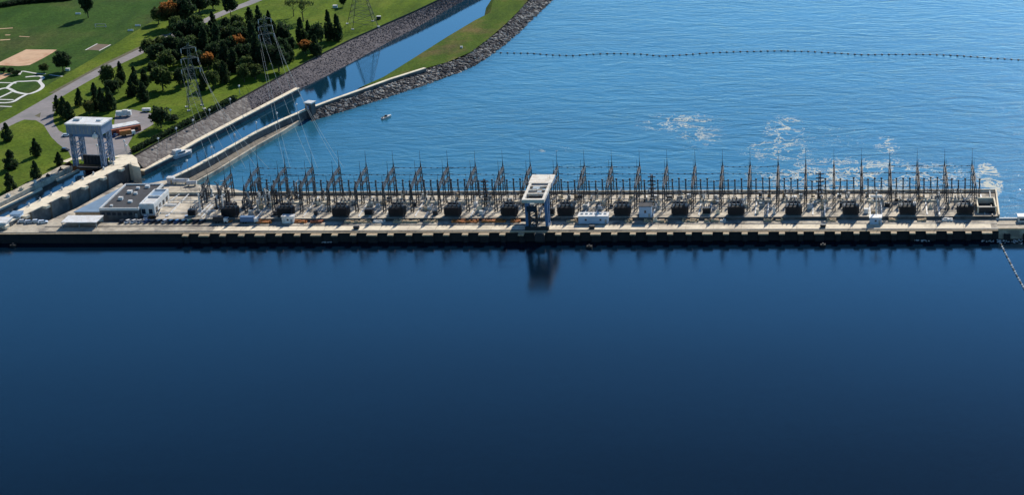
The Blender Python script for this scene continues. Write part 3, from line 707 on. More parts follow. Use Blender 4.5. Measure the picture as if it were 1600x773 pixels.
# ------------------------------------------------------------------ transformers
def make_transformer():
    t = thing('transformer', 'x', 'transformer', (0, 0, 0), 0, 'main transformers in line on the switchyard deck')
    MB().box(0, 0, .4, 6.4, 3.4, 4.4).build('tank', 'transformer', t)
    MB().box(0, 0, 0, 7.2, 4.2, .4).build('plinth', 'dark_concrete', t)
    for sy in (-1, 1):
        s = MB()
        for k in range(15): s.box(-3.35+k*.478, sy*2.3, .9, .18, 1.1, 3.7)
        s.build('radiator', 'transformer', t)
    for sx in (-1, 1):
        s = MB()
        for k in range(6): s.box(sx*3.65, -1.4+k*.56, .9, .8, .16, 3.6)
        s.build('side_radiator', 'transformer', t)
    MB().bar((-2.6, 1.2, 5.6), (2.6, 1.2, 5.6), 1.1, 1.1, 10).build('conservator', 'transformer', t)
    for sx in (-2, 0, 2):
        s = MB(); s.cyl(sx, -.4, 4.8, .22, 2.9, 6, .12)
        for k in range(5): s.cyl(sx, -.4, 5.0+k*.45, .42-.03*k, .2, 8)
        s.build('bushing', 'porcelain', t)
    return t
tr0 = make_transformer(); txs = [358, 445, 531.5, 619.5, 706.5, 795, 883.5, 972, 1062, 1150, 1240, 1329.5, 1418.5, 1508.5]
ytr = Y(335.5, ZU)
for i, tx in enumerate(txs):
    p_ = (X(tx, ytr-2, ZU+2), ytr, ZU)
    lab = f'big dark finned transformer, {nth(i+1)} from the lock end of the deck'
    if i == 0: tr0.location = p_; tr0['label'] = lab
    else: dup(tr0, p_, 0, lab)
# smaller station service transformers
def make_small():
    t = thing('service_transformer', 'x', 'transformer', (0, 0, 0), 0, 'small service transformers on the deck')
    MB().box(0, 0, .3, 3.8, 2.6, 2.9).build('tank', 'transformer', t); MB().box(0, 0, 0, 4.4, 3.2, .3).build('plinth', 'concrete', t)
    s = MB()
    for k in range(8): s.box(-1.75+k*.5, -1.7, .6, .16, .8, 2.4)
    s.build('radiator', 'transformer', t)
    s = MB()
    for sx in (-1, 0, 1): s.cyl(sx, .3, 3.2, .16, 1.3, 6)
    s.build('bushing', 'porcelain', t); return t
s0 = make_small()
for i, (tx, lab) in enumerate([(576, 'small dark transformer between the third and fourth big transformers'), (1104, 'small dark transformer between the ninth and tenth big transformers'), (300, 'small dark transformer near the control building'), (860, 'small dark transformer just behind the gantry crane legs')]):
    p_ = (X(tx, ytr, ZU+1), ytr+1.5, ZU)
    if i == 0: s0.location = p_; s0['label'] = lab
    else: dup(s0, p_, 0, lab)
# fire walls / trench covers / pipes: pale lines on the deck
k = 0
tc = None
for i, tx in enumerate(txs):
    for (ddx, y0, y1, w_) in ((-12.5, 338, 318, .75), (9.2, 337, 306, .55)):
        xw = X(tx, ytr, ZU)+ddx; a = Vector((xw, Y(y0, ZU), ZU)); b_ = Vector((xw, Y(y1, ZU), ZU)); Ln = b_.y-a.y
        if xw < X(262, ytr, ZU): continue
        s = MB(); s.box(0, Ln/2, 0, w_, Ln, .35)
        if ddx < 0: s.box(1.6, Ln*.55, 0, 3.2, .7, .35)
        ob = s.build('cable_trench', 'white_paint' if (i+k) % 3 else 'offwhite'); ob.location = a
        tag(ob, f'pale cable trench cover {"left" if ddx < 0 else "right"} of the {nth(i+1)} big transformer', 'trench cover', 'pale trench covers on the deck'); k += 1
for yy, z, x0, x1, lab in [(313.5, .9, 262, 1548, 'long pale pipe along the rear of the switchyard deck'), (325.5, .6, 430, 1180, 'pale pipe behind the transformer row'), (331, .5, 250, 330, 'white pipe across the bay beside the control building')]:
    ypp = Y(yy, ZU); xa_ = X(x0, ypp, ZU); xb_ = X(x1, ypp, ZU)
    t = thing('service_pipe', lab, 'pipe', (xa_, ypp, ZU), 0, 'service pipes on the deck')
    s = MB().bar((0, 0, z), (xb_-xa_, 0, z), .42, .42, 8); x = .3
    while x < xb_-xa_: s.box(x, 0, 0, .3, .5, z); x += 6.5
    s.build('pipe', 'offwhite', t)
# cabinets and small gear
cabl = {}
for i in range(26):
    for j in range(5):
        x = pxt[i]+random.uniform(1.0, 12.6); yy = Y(random.choice([308, 311, 318, 321, 327, 334, 324]), ZU); w_ = random.uniform(.9, 2.6); h_ = random.uniform(.8, 2.3)
        s = MB(); s.box(0, 0, .15, w_, random.uniform(.8, 1.6), h_); s.box(0, 0, h_+.15, w_+.2, 1.5, .12); s.box(0, 0, 0, w_+.3, 1.6, .15)
        if j == 0: s.cyl(0, .2, h_, .18, 1.8, 6)
        if j == 3: s.bar((0, 0, .5), (random.uniform(-3, 3), random.uniform(-4, 4), .5), .4)
        if j == 4: s.cyl(0, 0, h_, .22, 3.6, 6)
        mname = ['offwhite', 'light_steel', 'pale_concrete', 'tan', 'dark_steel', 'white_paint'][(i*3+j*2+i//3+j//3) % 6]
        cn = {'offwhite': 'off white', 'light_steel': 'grey', 'pale_concrete': 'pale', 'tan': 'tan', 'dark_steel': 'dark', 'white_paint': 'white'}[mname]
        ob = s.build('control_cabinet', mname); ob.location = (x, yy, ZU); ob['px'] = (j)
        tag(ob, f'{cn} cabinet, {["nearest", "second", "third", "fourth", "fifth"][j]} by the tower {tower_phrase(i)}', 'cabinet', 'cabinets scattered over the switchyard deck')
        del ob['px']
# low light-coloured foundations under the bus posts (pale blocks)
for i in range(26):
    x = pxt[i]+6.6; s = MB(); s.box(0, 0, 0, 8.6, 1.7, .8); s.box(-3, 1.6, 0, 1.6, 1.6, 1.2)
    ob = s.build('footing_block', 'pale_concrete'); ob.location = (x, rows[1]+.8, ZU)
    tag(ob, f'low pale footing block by the tower {tower_phrase(i)}', 'footing', 'pale footings under the bus posts')
# dark 'christmas tree' lattice masts with arms
for k, (tx, pyb, lab) in enumerate([(758, 322, 'bushy lattice mast with many arms left of the gantry crane'), (1019, 316, 'bushy lattice mast with many arms beside the pale blue cabin'), (1281, 312, 'bushy lattice mast with many arms on the right half')]):
    y = Y(pyb, ZU); t = thing('switching_mast', lab, 'mast', (X(tx, y, ZU+6), y, ZU), 0, 'bushy switching masts')
    MB().lattice((0, 0, 0), (0, 0, 14), 1.2, .7, 7, .3).build('mast', 'dark_steel', t)
    for h_ in (3, 5, 7, 9, 11, 13):
        s = MB(); s.bar((-1.9, 0, h_), (1.9, 0, h_), .45); s.bar((0, -1.6, h_+.5), (0, 1.6, h_+.5), .4)
        s.build('cross_arm', 'porcelain', t)
# ------------------------------------------------------------------ gantry crane
yn = P(832, 382.2, 0).y; yfar = P(850, 341, 0).y
hc = 22.2-ZD
cx_ = X(832.5, yn, ZD+hc); ln_ = yfar-yn; cw_ = 10.2
cr = thing('gantry_crane', 'white roofed gantry crane straddling the powerhouse road', 'crane', (cx_, yn, ZD))
for s in (-1, 1):
    MB().box(s*(cw_/2-.5), ln_/2, hc-1.6, 1.2, ln_, 1.6).build('main_girder', 'cream_paint', cr)
MB().box(0, 1.0, hc-1.62, cw_-2.2, 2.0, 1.62).build('end_beam', 'cream_paint', cr)
MB().box(0, ln_*.25, hc-1.3, cw_-2.2, 1.0, 1.3).build('cross_beam', 'cream_paint', cr)
MB().box(0, ln_*.40, hc-1.3, cw_-2.2, .8, 1.3).build('cross_beam', 'cream_paint', cr)
MB().box(0, ln_*.55, hc-1.3, cw_-2.2, 1.0, 1.3).build('cross_beam', 'cream_paint', cr)
m_ = MB().box(0, ln_*.83, hc-2.4, cw_+.6, ln_*.34, 2.2).build('machinery_house', 'shaded_slate_paint', cr)
MB().box(0, ln_*.83, hc-.2, cw_+.9, ln_*.34+.4, .3).build('house_roof', 'cream_paint', cr)
s = MB(); s.box(-.8, ln_*.46, hc-1.1, 3.2, 3.4, 1.3); s.box(1.4, ln_*.32, hc-1.1, 2.0, 2.4, 1.2); s.bar((0, ln_*.4, hc-.4), (0, ln_*.5, hc-.4), 1.2, 1.2, 10); s.build('hoist', 'light_steel', cr)
s = MB(); s.bar((-cw_/2+1.5, ln_*.28, hc-.9), (cw_/2-1.5, ln_*.4, hc-.9), .3); s.bar((cw_/2-1.5, ln_*.42, hc-.9), (-cw_/2+1.5, ln_*.54, hc-.9), .3); s.build('bracing', 'cream_paint', cr)
ly0 = YE+2.2-yn; ly1 = Y(350.9)-yn
for s in (-1, 1):
    for yy in (ly0, ly1):
        q = MB(); q.bar((s*(cw_/2-.5), yy, .9), (s*(cw_/2-.5), yy, hc-1.6), 1.35, 1.35); q.build('leg', 'blue_paint', cr)
    q = MB(); q.box(s*(cw_/2-.5), (ly0+ly1)/2, .35, 1.3, ly1-ly0+3.2, 1.3); q.build('sill_beam', 'blue_paint', cr)
    q = MB(); q.bar((s*(cw_/2-.5), ly0, 6), (s*(cw_/2-.5), ly1, 11), .5); q.bar((s*(cw_/2-.5), ly0, 11), (s*(cw_/2-.5), ly1, 6), .5); q.build('side_bracing', 'blue_paint', cr)
for yy in (ly0, ly1):
    MB().box(0, yy, hc-3.6, cw_-1.2, .8, 1.8).build('portal_beam', 'dark_steel', cr)
    q = MB()
    for s in (-1, 1):
        for d in (-1, 1): q.bar((s*(cw_/2-.5)-.5, yy+d*1.2, .45), (s*(cw_/2-.5)+.5, yy+d*1.2, .45), .9, .9, 10)
    q.build('wheel', 'dark_steel', cr)
MB().lattice((-1.9, ly0+.6, 1.4), (-1.9, ly0+.6, 11.0), 3.4, 3.0, 5, .45).build('cab_shaft', 'dark_steel', cr)
MB().box(-1.9, ly0-1.4, 9.4, 4.8, 1.0, 2.4).build('cab', 'glass', cr)
MB().box(0, ly0-1.2, .3, cw_+1.0, 1.4, 1.6).build('front_sill', 'dark_steel', cr)
MB().box(1.8, 1.6, -3.2, 4.4, .9, 3.6).build('trash_rake', 'dark_steel', cr)
s = MB(); s.bar((.8, ln_*.3, 2.5), (.8, ln_*.3, hc-1.5), .16); s.bar((1.8, ln_*.3, 2.5), (1.8, ln_*.3, hc-1.5), .16); s.build('hoist_rope', 'dark_steel', cr)
# ------------------------------------------------------------------ sheds, vehicles on the road deck
def shed(name, px0, px1, pyf, h, d, label, wall='pale_blue', roof='white_paint', cat='shed', z=ZD, windows=3, over=.3):
    y = Y(pyf, z, (px0+px1)/2); x0 = P(px0, pyf, z).x; x1 = P(px1, pyf, z).x; w = x1-x0
    t = thing(name, label, cat, ((x0+x1)/2, y+d/2, z))
    MB().box(0, 0, 0, w, d, h).build('wall', wall, t); MB().box(0, 0, h, w+2*over, d+2*over, .28).build('roof', roof, t)
    for k in range(windows):
        xx = -w/2+w*(k+.5)/windows; MB().box(xx, -d/2-.03, h*.42, min(.9, w/windows*.3), .06, h*.24).build('window', 'glass', t)
    MB().box(w/2-1.0, -d/2-.04, .02, .95, .08, min(2.1, h*.75)).build('door', 'light_steel', t)
    return t
sh = shed('site_office', 904, 950, 349.5, 3.6, 5.6, 'long pale blue site office with white flat roof right of the gantry crane', windows=2)
s = MB()
for k in range(6): s.box(-5.5+k*2.2, .3, 3.88, 1.3, 1.0, .5)
s.build('roof_vent', 'offwhite', sh)
shed('white_cabin', 441, 459, 349, 3.3, 3.2, 'small bright white cabin on the road beside orange piles', 'white_paint', windows=1)
shed('valve_house', 1359, 1377.5, 350.5, 3.2, 4.2, 'small white valve house at the foot of the white cross mast', 'pale_blue', windows=1)
shed('blue_cabin', 999, 1018, 340.2, 5.6, 5.2, 'tall pale blue cabin with dark roof among the transformers', 'pale_blue', 'roof_dark', z=ZU, windows=1)
y = Y(341.5, ZU); t = thing('cross_mast', 'slim white mast with white crossbar above the valve house', 'mast', (X(1369, y+4, ZU+4), Y(338, ZU), ZU))
MB().bar((0, 0, 0), (0, 0, 12.0), .75, .6, 8).build('mast', 'white_paint', t); MB().box(0, 0, 9.4, 5.6, .7, .8).build('crossbar', 'white_paint', t)
def make_car():
    t = thing('parked_car', 'x', 'car')
    v = []; prof = [(-2.25, .35), (-2.3, .85), (-1.9, 1.0), (1.15, 1.0), (2.2, .8), (2.3, .35)]
    n = len(prof)
    vs = [(x, -.9, z) for x, z in prof]+[(x, .9, z) for x, z in prof]
    b = MB(); b.add(vs, [tuple(range(n)), tuple(range(2*n-1, n-1, -1))]+[(i, n+i, n+(i+1) % n, (i+1) % n) for i in range(n)])
    b.build('body', 'white_paint', t)
    g_ = MB(); lo_ = [(-1.8, -.82), (1.15, -.82), (1.15, .82), (-1.8, .82)]; hi_ = [(-1.45, -.68), (.45, -.68), (.45, .68), (-1.45, .68)]
    g_.add([(x, y, 1.0) for x, y in lo_]+[(x, y, 1.46) for x, y in hi_], [(0, 1, 5, 4), (1, 2, 6, 5), (2, 3, 7, 6), (3, 0, 4, 7)]); g_.build('window_band', 'glass', t)
    r_ = MB(); r_.box(-.5, 0, 1.46, 1.95, 1.36, .07); r_.build('roof', 'white_paint', t)
    for sx in (-1.4, 1.4):
        for sy in (-1, 1): MB().bar((sx, sy*.72, .34), (sx, sy*.93, .34), .68, .68, 10).build('wheel', 'rubber', t)
    return t
CARC = {'white': (0.8, 0.8, 0.8), 'silver': (0.45, 0.46, 0.48), 'dark': (0.02, 0.022, 0.03), 'blue': (0.03, 0.07, 0.2), 'red': (0.4, 0.03, 0.02), 'green': (0.05, 0.12, 0.09)}
for k, c in CARC.items():
    m, n, b = newmat(k+' car paint'); M['car_'+k] = m; b.inputs['Base Color'].default_value = (*c, 1); b.inputs['Roughness'].default_value = .3; b.inputs['Coat Weight'].default_value = .5
protos = {}; car0 = make_car()
def get_proto(c):
    if c in protos: return protos[c]
    if not protos: r = car0
    else: r = dup(car0, (0, 0, 0))
    for ch in r.children:
        nm = ch.name.split('.')[0]
        if nm in ('body', 'roof'):
            if r is not car0: ch.data = ch.data.copy()
            ch.data.materials[0] = M['car_'+c]
    protos[c] = [r, False]; return protos[c]
def car(px, py, z, rz, c, label, group):
    pr = get_proto(c); p_ = P(px, py, z)
    if not pr[1]: r = pr[0]; r.location = p_; r.rotation_euler = (0, 0, rz); r['label'] = label; r['group'] = group; pr[1] = True; return r
    return dup(pr[0], p_, rz, label, group)
cols = ['dark', 'white', 'white', 'silver', 'blue', 'dark', 'dark', 'silver', 'dark', 'blue', 'dark', 'green', 'dark', 'dark']
for i, c in enumerate(cols):
    car(192+i*9.6, 347.5, ZD, R(62+random.uniform(-4, 4)), c, f'{c} parked car, {nth(i+1)} from the left in the row by the control building', 'cars parked before the control building')
for i, c in enumerate(['white', 'silver', 'white', 'white']):
    car(36+i*10.5, 347.5+(i % 2), ZD, R(20+random.uniform(-10, 10)), c, f'{c} parked car, {nth(i+1)} from the left beside the white canopy', 'cars parked beside the white canopy')
for i, (x_, c) in enumerate([(228, 'white'), (246, 'dark'), (262, 'white'), (292, 'silver'), (305, 'white')]):
    car(x_, 340.6, ZD, R(100), c, f'{c} car in the back row, {nth(i+1)} from the left along the step wall', 'back row of parked cars')
car(104, 213, ZL+.03, R(10), 'white', 'white car parked on the lot left of the gate tower', 'cars near the gate tower')
car(102, 235.5, ZL+.03, R(-20), 'dark', 'dark car on the access road below the gate tower lot', 'cars near the gate tower')
car(181, 213, ZL+.03, R(80), 'blue', 'blue car parked beside the white roofed brick building', 'cars near the gate tower')
# trucks / trailers on the road deck
def truck(px, py, z, rz, L_, body, label, cab='white_paint'):
    t = thing('box_truck', label, 'truck', P(px, py, z), rz)
    MB().box(-.8, 0, .9, L_, 2.4, 2.4).build('cargo_box', body, t); MB().box(L_/2+.25, 0, .6, 1.9, 2.3, 1.9).build('cab', cab, t)
    MB().box(L_/2+1.22, 0, 1.4, .06, 2.0, .8).build('windscreen', 'glass', t); MB().box(0, 0, .6, L_+1, 1.0, .3).build('chassis', 'dark_steel', t)
    for sx in (-L_/2+.6, -L_/2+1.8, L_/2+.2):
        for sy in (-1, 1): MB().bar((sx, sy*.85, .48), (sx, sy*1.15, .48), .95, .95, 10).build('wheel', 'rubber', t)
    return t
truck(390, 348, ZD, R(0), 6.5, 'blue_paint', 'dark blue box truck parked on the road deck near the lock end')
truck(345, 347.5, ZD, R(0), 5.0, 'dark_steel', 'dark flatbed truck with white cab beside the parked cars')
truck(199, 212, ZL+.03, R(30), 6.0, 'orange', 'orange box truck parked beside the brick building on the lot')
# piles and beams on the road deck
piles = [(413, 347.5, 6.5, 'orange'), (470, 347, 5.5, 'orange'), (495, 347, 5.5, 'brick'), (357, 346, 3.2, 'orange'), (548, 347, 5.5, 'tan'), (566, 347, 7, 'tan'), (592, 346.5, 5, 'offwhite'), (625, 346.5, 6, 'tan'), (645, 346.5, 5.5, 'tan'),
         (672, 346, 6, 'tan'), (717, 346.5, 6.5, 'orange'), (735, 346.5, 7, 'orange'), (762, 346, 5.5, 'orange'), (778, 346, 7, 'orange'), (806, 346, 5, 'orange'), (893, 346, 4.5, 'tan'), (982, 346, 3.4, 'tan'), (1012, 345.5, 3.4, 'tan'), (1027, 345, 3.8, 'pale_concrete'),
         (1037, 346, 3, 'tan'), (1072, 345, 3.6, 'tan'), (1084, 345.2, 3.6, 'tan'), (1106, 345, 3.2, 'tan'), (1118, 345, 4.2, 'tan'), (1129, 345, 2.6, 'offwhite'), (1200, 344.5, 4, 'tan'), (1217, 344, 3, 'tan'), (1299, 344.5, 4.6, 'tan'), (1395, 344, 4, 'tan'), (1440, 344, 4.2, 'tan'), (1480, 344, 5.2, 'offwhite')]
for i, (px_, py_, w_, m__) in enumerate(piles):
    s = MB().box(0, 0, 0, w_, 3.0, .12)
    for r_ in range(3):
        x_ = -w_/2
        while x_ < w_/2-.3:
            l_ = random.uniform(.7, 2.4); s.box(x_+l_/2, -1.1+r_*1.1+random.uniform(-.2, .2), .1, min(l_, w_/2-x_)*.92, .8, random.uniform(.35, 1.1), random.uniform(-.12, .12)); x_ += l_
    ob = s.build('material_pile', m__); ob.location = P(px_, py_, ZD+.04)
    cn = {'orange': 'rust orange', 'tan': 'tan', 'offwhite': 'off white', 'pale_concrete': 'pale', 'brick': 'reddish'}[m__]
    tag(ob, f'{cn} pile of stored blocks, {nth(i+1)} from the left along the road', 'pile', 'piles of blocks stored along the road')
for i, (px_, py_) in enumerate([(557, 357.5), (925, 357), (1286, 355)]):
    t = thing('hatch_winch', ['dark winch box on the road edge left of the gantry crane', 'dark winch box on the road edge below the site office', 'dark winch box on the road edge far right of the crane'][i], 'winch', P(px_, py_, ZD), 0, 'dark winch boxes on the road edge')
    MB().box(0, 0, 0, 2.4, 1.8, 1.5).build('housing', 'dark_steel', t); MB().bar((-1.5, 0, .9), (1.5, 0, .9), .7, .7, 10).build('drum', 'dark_steel', t)
for i, (px_, py_) in enumerate([(21, 385), (921, 387), (1286, 384.5)]):
    t = thing('mooring_float', ['small black float in the forebay near the left edge', 'small black float in the water right of the crane reflection', 'small black float in the forebay on the right half'][i], 'float', P(px_, py_, 0), 0, 'black floats before the dam')
    MB().box(0, 0, -.3, 2.5, 2.2, 1.3).build('hull', 'rubber', t); MB().cyl(0, 0, 1.0, .35, .6, 8).build('bitt', 'steel', t)
# ------------------------------------------------------------------ control building and neighbours
zb = ZD
cb0 = P(157, 340.5, zb); cb1 = P(218, 340.5, zb); wv = cb1.x-cb0.x; dpb = 44
def depth_to(py_top, h, px): return P(px, py_top, zb+h).y
hb = 4.4; yb0 = cb0.y; yb1 = depth_to(288.5, hb, 215)
cb = thing('control_building', 'flat roofed control building with dark roof and pale parapets beside the lock', 'building', ((cb0.x+cb1.x)/2, (yb0+yb1)/2, zb))
D = yb1-yb0; Wd = wv*1.0
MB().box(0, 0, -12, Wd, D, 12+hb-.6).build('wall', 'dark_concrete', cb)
MB().box(0, 0, hb-.6, Wd-.8, D-.8, .5).build('roof', 'roof_dark', cb)
for (x, y, sx, sy) in ((-Wd/2+.3, 0, .7, D+.2), (Wd/2-.3, 0, .7, D+.2), (0, -D/2+.3, Wd-.82, .7), (0, D/2-.3, Wd-.82, .7)):
    MB().box(x, y, hb-.6, sx, sy, 1.2).build('parapet', 'offwhite', cb)
for k in range(7): MB().box(-Wd/2+1.6+k*2.6, -D/2-.04, 1.4, 1.7, .08, 1.5).build('window', 'glass', cb)
MB().box(Wd/2-1.4, -D/2-.05, 0, 1.1, .1, 2.2).build('door', 'light_steel', cb)
for k, (x, y, w_, h_) in enumerate([(-3, 6, 2.2, 1.3), (.5, 4, 1.6, 1.1), (-4, -4, 2, 1.4), (2, -8, 1.8, 1), (-1, 12, 1.6, 1.0), (-5, -14, 1.2, .9), (3, 14, 2, 1.2)]):
    MB().box(x, y, hb-.1, w_, w_*.9, h_).build('roof_unit', 'white_paint', cb)
# white annex on its right
ax0 = P(213, 340, zb).x; ax1 = P(243, 340, zb).x-3
ann = thing('annex', 'white walled annex with skylight frame on the right of the control building', 'building', ((ax0+ax1)/2+1.6, yb0+14, zb))
wa = 7.0
MB().box(0, 0, 0, wa, 22, 5.2).build('wall', 'offwhite', ann)
for (x, y, sx, sy) in ((-wa/2+.3, 0, .6, 22.2), (wa/2-.3, 0, .6, 22.2), (0, -10.7, wa-1.22, .6), (0, 10.7, wa-1.22, .6), (0, 1, wa-1.22, .6)): MB().box(x, y, 5.2, sx, sy, .9).build('parapet', 'white_paint', ann)
MB().box(0, 6, 5.2, wa-1.4, 8.6, .3).build('skylight', 'blue_roof', ann)
for k in range(4): MB().box(wa/2+.03, -8+k*5, 1.2, .06, 2.6, 2.4).build('window', 'glass', ann)
for k in range(2): MB().box(-1.8+k*3.4, -11.03, 1.0, 1.8, .06, 2.4).build('window', 'glass', ann)
# blue roofed low building in the court
t = thing('blue_roof_shed', 'low shed with a large blue grey sloping roof between lock wall and control building', 'shed', (0, 0, 0))
bp = [P(117, 330, 4.4), P(156.5, 330, 4.4), P(199, 287.5, 4.4), P(190, 292, 4.4)]
MB().prism([bp[0], bp[1], bp[2], bp[3]], -8, 3.9).build('wall', 'tan', t)
ov = [p.copy() for p in bp]; ov[0].x -= .5; ov[0].y -= .4; ov[1].y -= .4
MB().prism(ov, 3.9, 4.3).build('roof', 'blue_roof', t)
# court floor (lower) is the powerhouse tail deck
t = thing('canopy', 'flat white vehicle canopy beside the parked cars at the left', 'canopy', P(124, 356.5, ZD))
cw2 = P(151, 356, ZD+2.6).x-P(95, 356, ZD+2.6).x; cdp = 9.8
MB().box(0, cdp/2, 2.7, cw2, cdp, .3).build('roof', 'white_paint', t)
for sx in (-1, 0, 1):
    for sy in (0, 1): MB().box(sx*(cw2/2-.4), .4+sy*(cdp-.8), 0, .3, .3, 2.7).build('post', 'light_steel', t)
MB().box(0, cdp-.3, 0, cw2-.8, .2, 2.65).build('rear_wall', 'offwhite', t)
sh = shed('gate_office', -30, 10, 358, 3.0, 8, 'white roofed office at the far left end of the deck', 'offwhite', windows=3)
sh = shed('lock_hut', 17, 32, 345, 3.2, 4.5, 'small blue grey hut at the near end of the lock wall', 'pale_blue', 'blue_roof', windows=1)
# yard clutter: tanks & trailers behind the annex
t = thing('storage_tank', 'white horizontal storage tank on the lower yard', 'tank', P(283, 287, 1.5)); MB().bar((-4, 0, 1.6), (4, 0, 1.6), 2.4, 2.4, 14).build('shell', 'white_paint', t)
for sx in (-2.6, 2.6): MB().box(sx, 0, 0, .6, 2, 1).build('saddle', 'concrete', t)
t = thing('storage_tank', 'shorter pale tank beside the long white one', 'tank', P(300, 290, 1.5), R(10)); MB().bar((-2.4, 0, 1.5), (2.4, 0, 1.5), 2.2, 2.2, 14).build('shell', 'offwhite', t)
for sx in (-1.6, 1.6): MB().box(sx, 0, 0, .5, 1.8, 1).build('saddle', 'concrete', t)
t = thing('pump_house', 'small white pump house with yellow door by the channel mouth', 'shed', P(268, 286, 1.5)); MB().box(0, 0, 0, 3.4, 3, 3).build('wall', 'white_paint', t); MB().box(0, 0, 3, 3.8, 3.4, .3).build('roof', 'offwhite', t); MB().box(.5, -1.53, 0, 1, .06, 2).build('door', 'tan', t)
# bay with white lines next to the annex
for i, (a, b_, w_) in enumerate([((243, 331), (282, 303), .7), ((262, 338), (296, 303), .8), ((244, 322), (275, 322), .8), ((258, 320), (276, 320.5), 1.4), ((300, 330), (338, 330), .9), ((310, 337), (330, 318), .8)]):
    pa = P(*a, ZU); pb = P(*b_, ZU)
    ob = MB().bar((0, 0, .2), pb-pa+Vector((0, 0, .2)), w_*.6).build('pipe_rack', 'white_paint'); ob.location = pa
    tag(ob, ['long white pipe slanting beside the annex', 'longer white pipe slanting across the beige bay', 'white cross pipe at the annex side', 'short thick white pipe in the beige bay', 'white pipe left of the first transformer', 'short slanting white pipe left of the first transformer'][i], 'pipe', 'white pipes in the beige bay')
# clutter equipment at the lock end of the switchyard
arx = sorted(random.uniform(300, 470) for _ in range(44))
for i in range(44):
    px_ = arx[i]; py_ = random.uniform(303, 331); s = MB(); h_ = random.uniform(3, 8.5)
    s.cyl(0, 0, 0, .35, h_*.6, 6); 
    for q in range(4): s.cyl(0, 0, h_*.6+q*h_*.1, .5, h_*.06, 8)
    s.bar((0, 0, h_), (random.uniform(-2.5, 2.5), random.uniform(-2, 2), h_+random.uniform(-.5, 2)), .28); s.box(0, 0, 0, 1.6, 1.3, .9)
    ob = s.build('surge_arrester', random.choice(['steel', 'light_steel', 'offwhite', 'porcelain', 'steel'])); ob.location = P(px_, py_, ZU)
    tag(ob, f'surge arrester column, {nth(i+1)} from the left in the crowd at the lock end', 'arrester', 'surge arresters at the lock end of the switchyard')
# ------------------------------------------------------------------ buildings on the lot
t = thing('brick_building', 'low red brick building with white roof behind the gate tower', 'building', P(193, 206, ZL), R(38))
MB().box(0, 0, 0, 17, 7.5, 3.2).build('wall', 'brick', t); MB().box(0, 1.2, 3.2, 17.6, 6.4, .5).build('roof', 'white_paint', t)
for k in range(4): MB().box(-6+k*4, -3.78, 1.0, 1.6, .06, 1.2).build('window', 'glass', t)
t = thing('trailer', 'white trailer with humped roof at the back of the lot', 'trailer', P(194, 182, ZL), R(8)); MB().box(0, 0, .7, 8, 2.6, 2.6).build('body', 'white_paint', t); MB().box(1, 0, 3.3, 3, 2, .5).build('roof_unit', 'offwhite', t)
for sx in (-2, 2): MB().bar((sx, -1.2, .45), (sx, 1.2, .45), .9, .9, 10).build('wheel', 'rubber', t)
t = thing('trailer', 'small white trailer at the edge of the lot beside the round tree', 'trailer', P(229, 174.5, ZL), R(4)); MB().box(0, 0, .6, 4.4, 2.2, 1.4).build('body', 'white_paint', t)
for sx in (-1, 1): MB().bar((sx, -1.1, .4), (sx, 1.1, .4), .7, .7, 10).build('wheel', 'rubber', t)
# ------------------------------------------------------------------ lamps
def lamp(px_, py_, z, h, label, first=[None]):
    if first[0] is None:
        t = thing('street_lamp', label, 'street lamp', P(px_, py_, z), 0, 'globe lamps along the channel walls')
        MB().cyl(0, 0, 0, .12, 5.4, 6).build('pole', 'light_steel', t); MB().sphere(0, 0, 5.6, .62, 10, 6).build('globe', 'white_paint', t); first[0] = t; return t
    return dup(first[0], P(px_, py_, z), 0, label)
for i, (x_, y_) in enumerate([(294, 267), (332, 246), (368, 226), (402, 207), (434, 192), (465, 178)]): lamp(x_, y_, 2.9, 5, f'white globe lamp, {nth(i+1)} from the dam along the guide wall')
for i, (x_, y_) in enumerate([(249, 232), (277, 216), (303, 203), (329, 187), (361, 170)]): lamp(x_, y_, 3.0, 5, f'white globe lamp, {nth(i+1)} from the dam on the paved bank')
for i, (x_, y_) in enumerate([(199, 243), (154, 243), (196, 236), (268, 187), (375, 149)]): lamp(x_, y_, ZL, 5, ['white globe lamp at the corner of the lock head', 'white globe lamp under the gate tower', 'white globe lamp by the lot exit', 'white globe lamp beside the round tree at the lot', 'white globe lamp at the end of the hedge'][i])
# ------------------------------------------------------------------ boats
t = thing('cabin_cruiser', 'white cabin cruiser moored along the left channel wall', 'boat', P(281, 245, ZT), R(58)); t.scale = (1.2, 1.2, 1.2)
def hull(L_, B_, H_):
    vs = []; fs = []; st = [(-.5, .9), (-.25, 1), (.1, 1), (.35, .7), (.5, .04)]
    for (t_, b_) in st:
        x = t_*L_; vs += [(x, -B_/2*b_, H_+(t_+.5)*.3), (x, -B_/2*b_*.7, 0), (x, 0, -.3), (x, B_/2*b_*.7, 0), (x, B_/2*b_, H_+(t_+.5)*.3)]
    for i in range(4):
        for k in range(4): a = i*5+k; fs.append((a, a+5, a+6, a+1))
        fs.append((i*5+4, (i+1)*5+4, (i+1)*5, i*5))
    fs.append((0, 1, 2, 3, 4)); m = MB(); m.add(vs, fs); return m
hull(13.5, 4.2, 1.5).build('hull', 'white_paint', t); MB().box(-.6, 0, 1.55, 5.5, 3.0, 1.3).build('cabin', 'white_paint', t); MB().box(.2, 0, 2.0, 4.1, 3.06, .45).build('window_band', 'glass', t)
MB().box(-1.4, 0, 2.85, 3.2, 2.6, .9).build('flybridge', 'white_paint', t); MB().box(-4.4, 0, 1.6, 2.2, 2.8, .15).build('aft_deck', 'tan', t); MB().bar((-1.6, 0, 3.7), (-1.6, 0, 5.6), .12).build('mast', 'light_steel', t)
t = thing('fishing_boat', 'small pale open fishing boat alone on the tailrace', 'boat', P(604, 184, ZT), R(62))
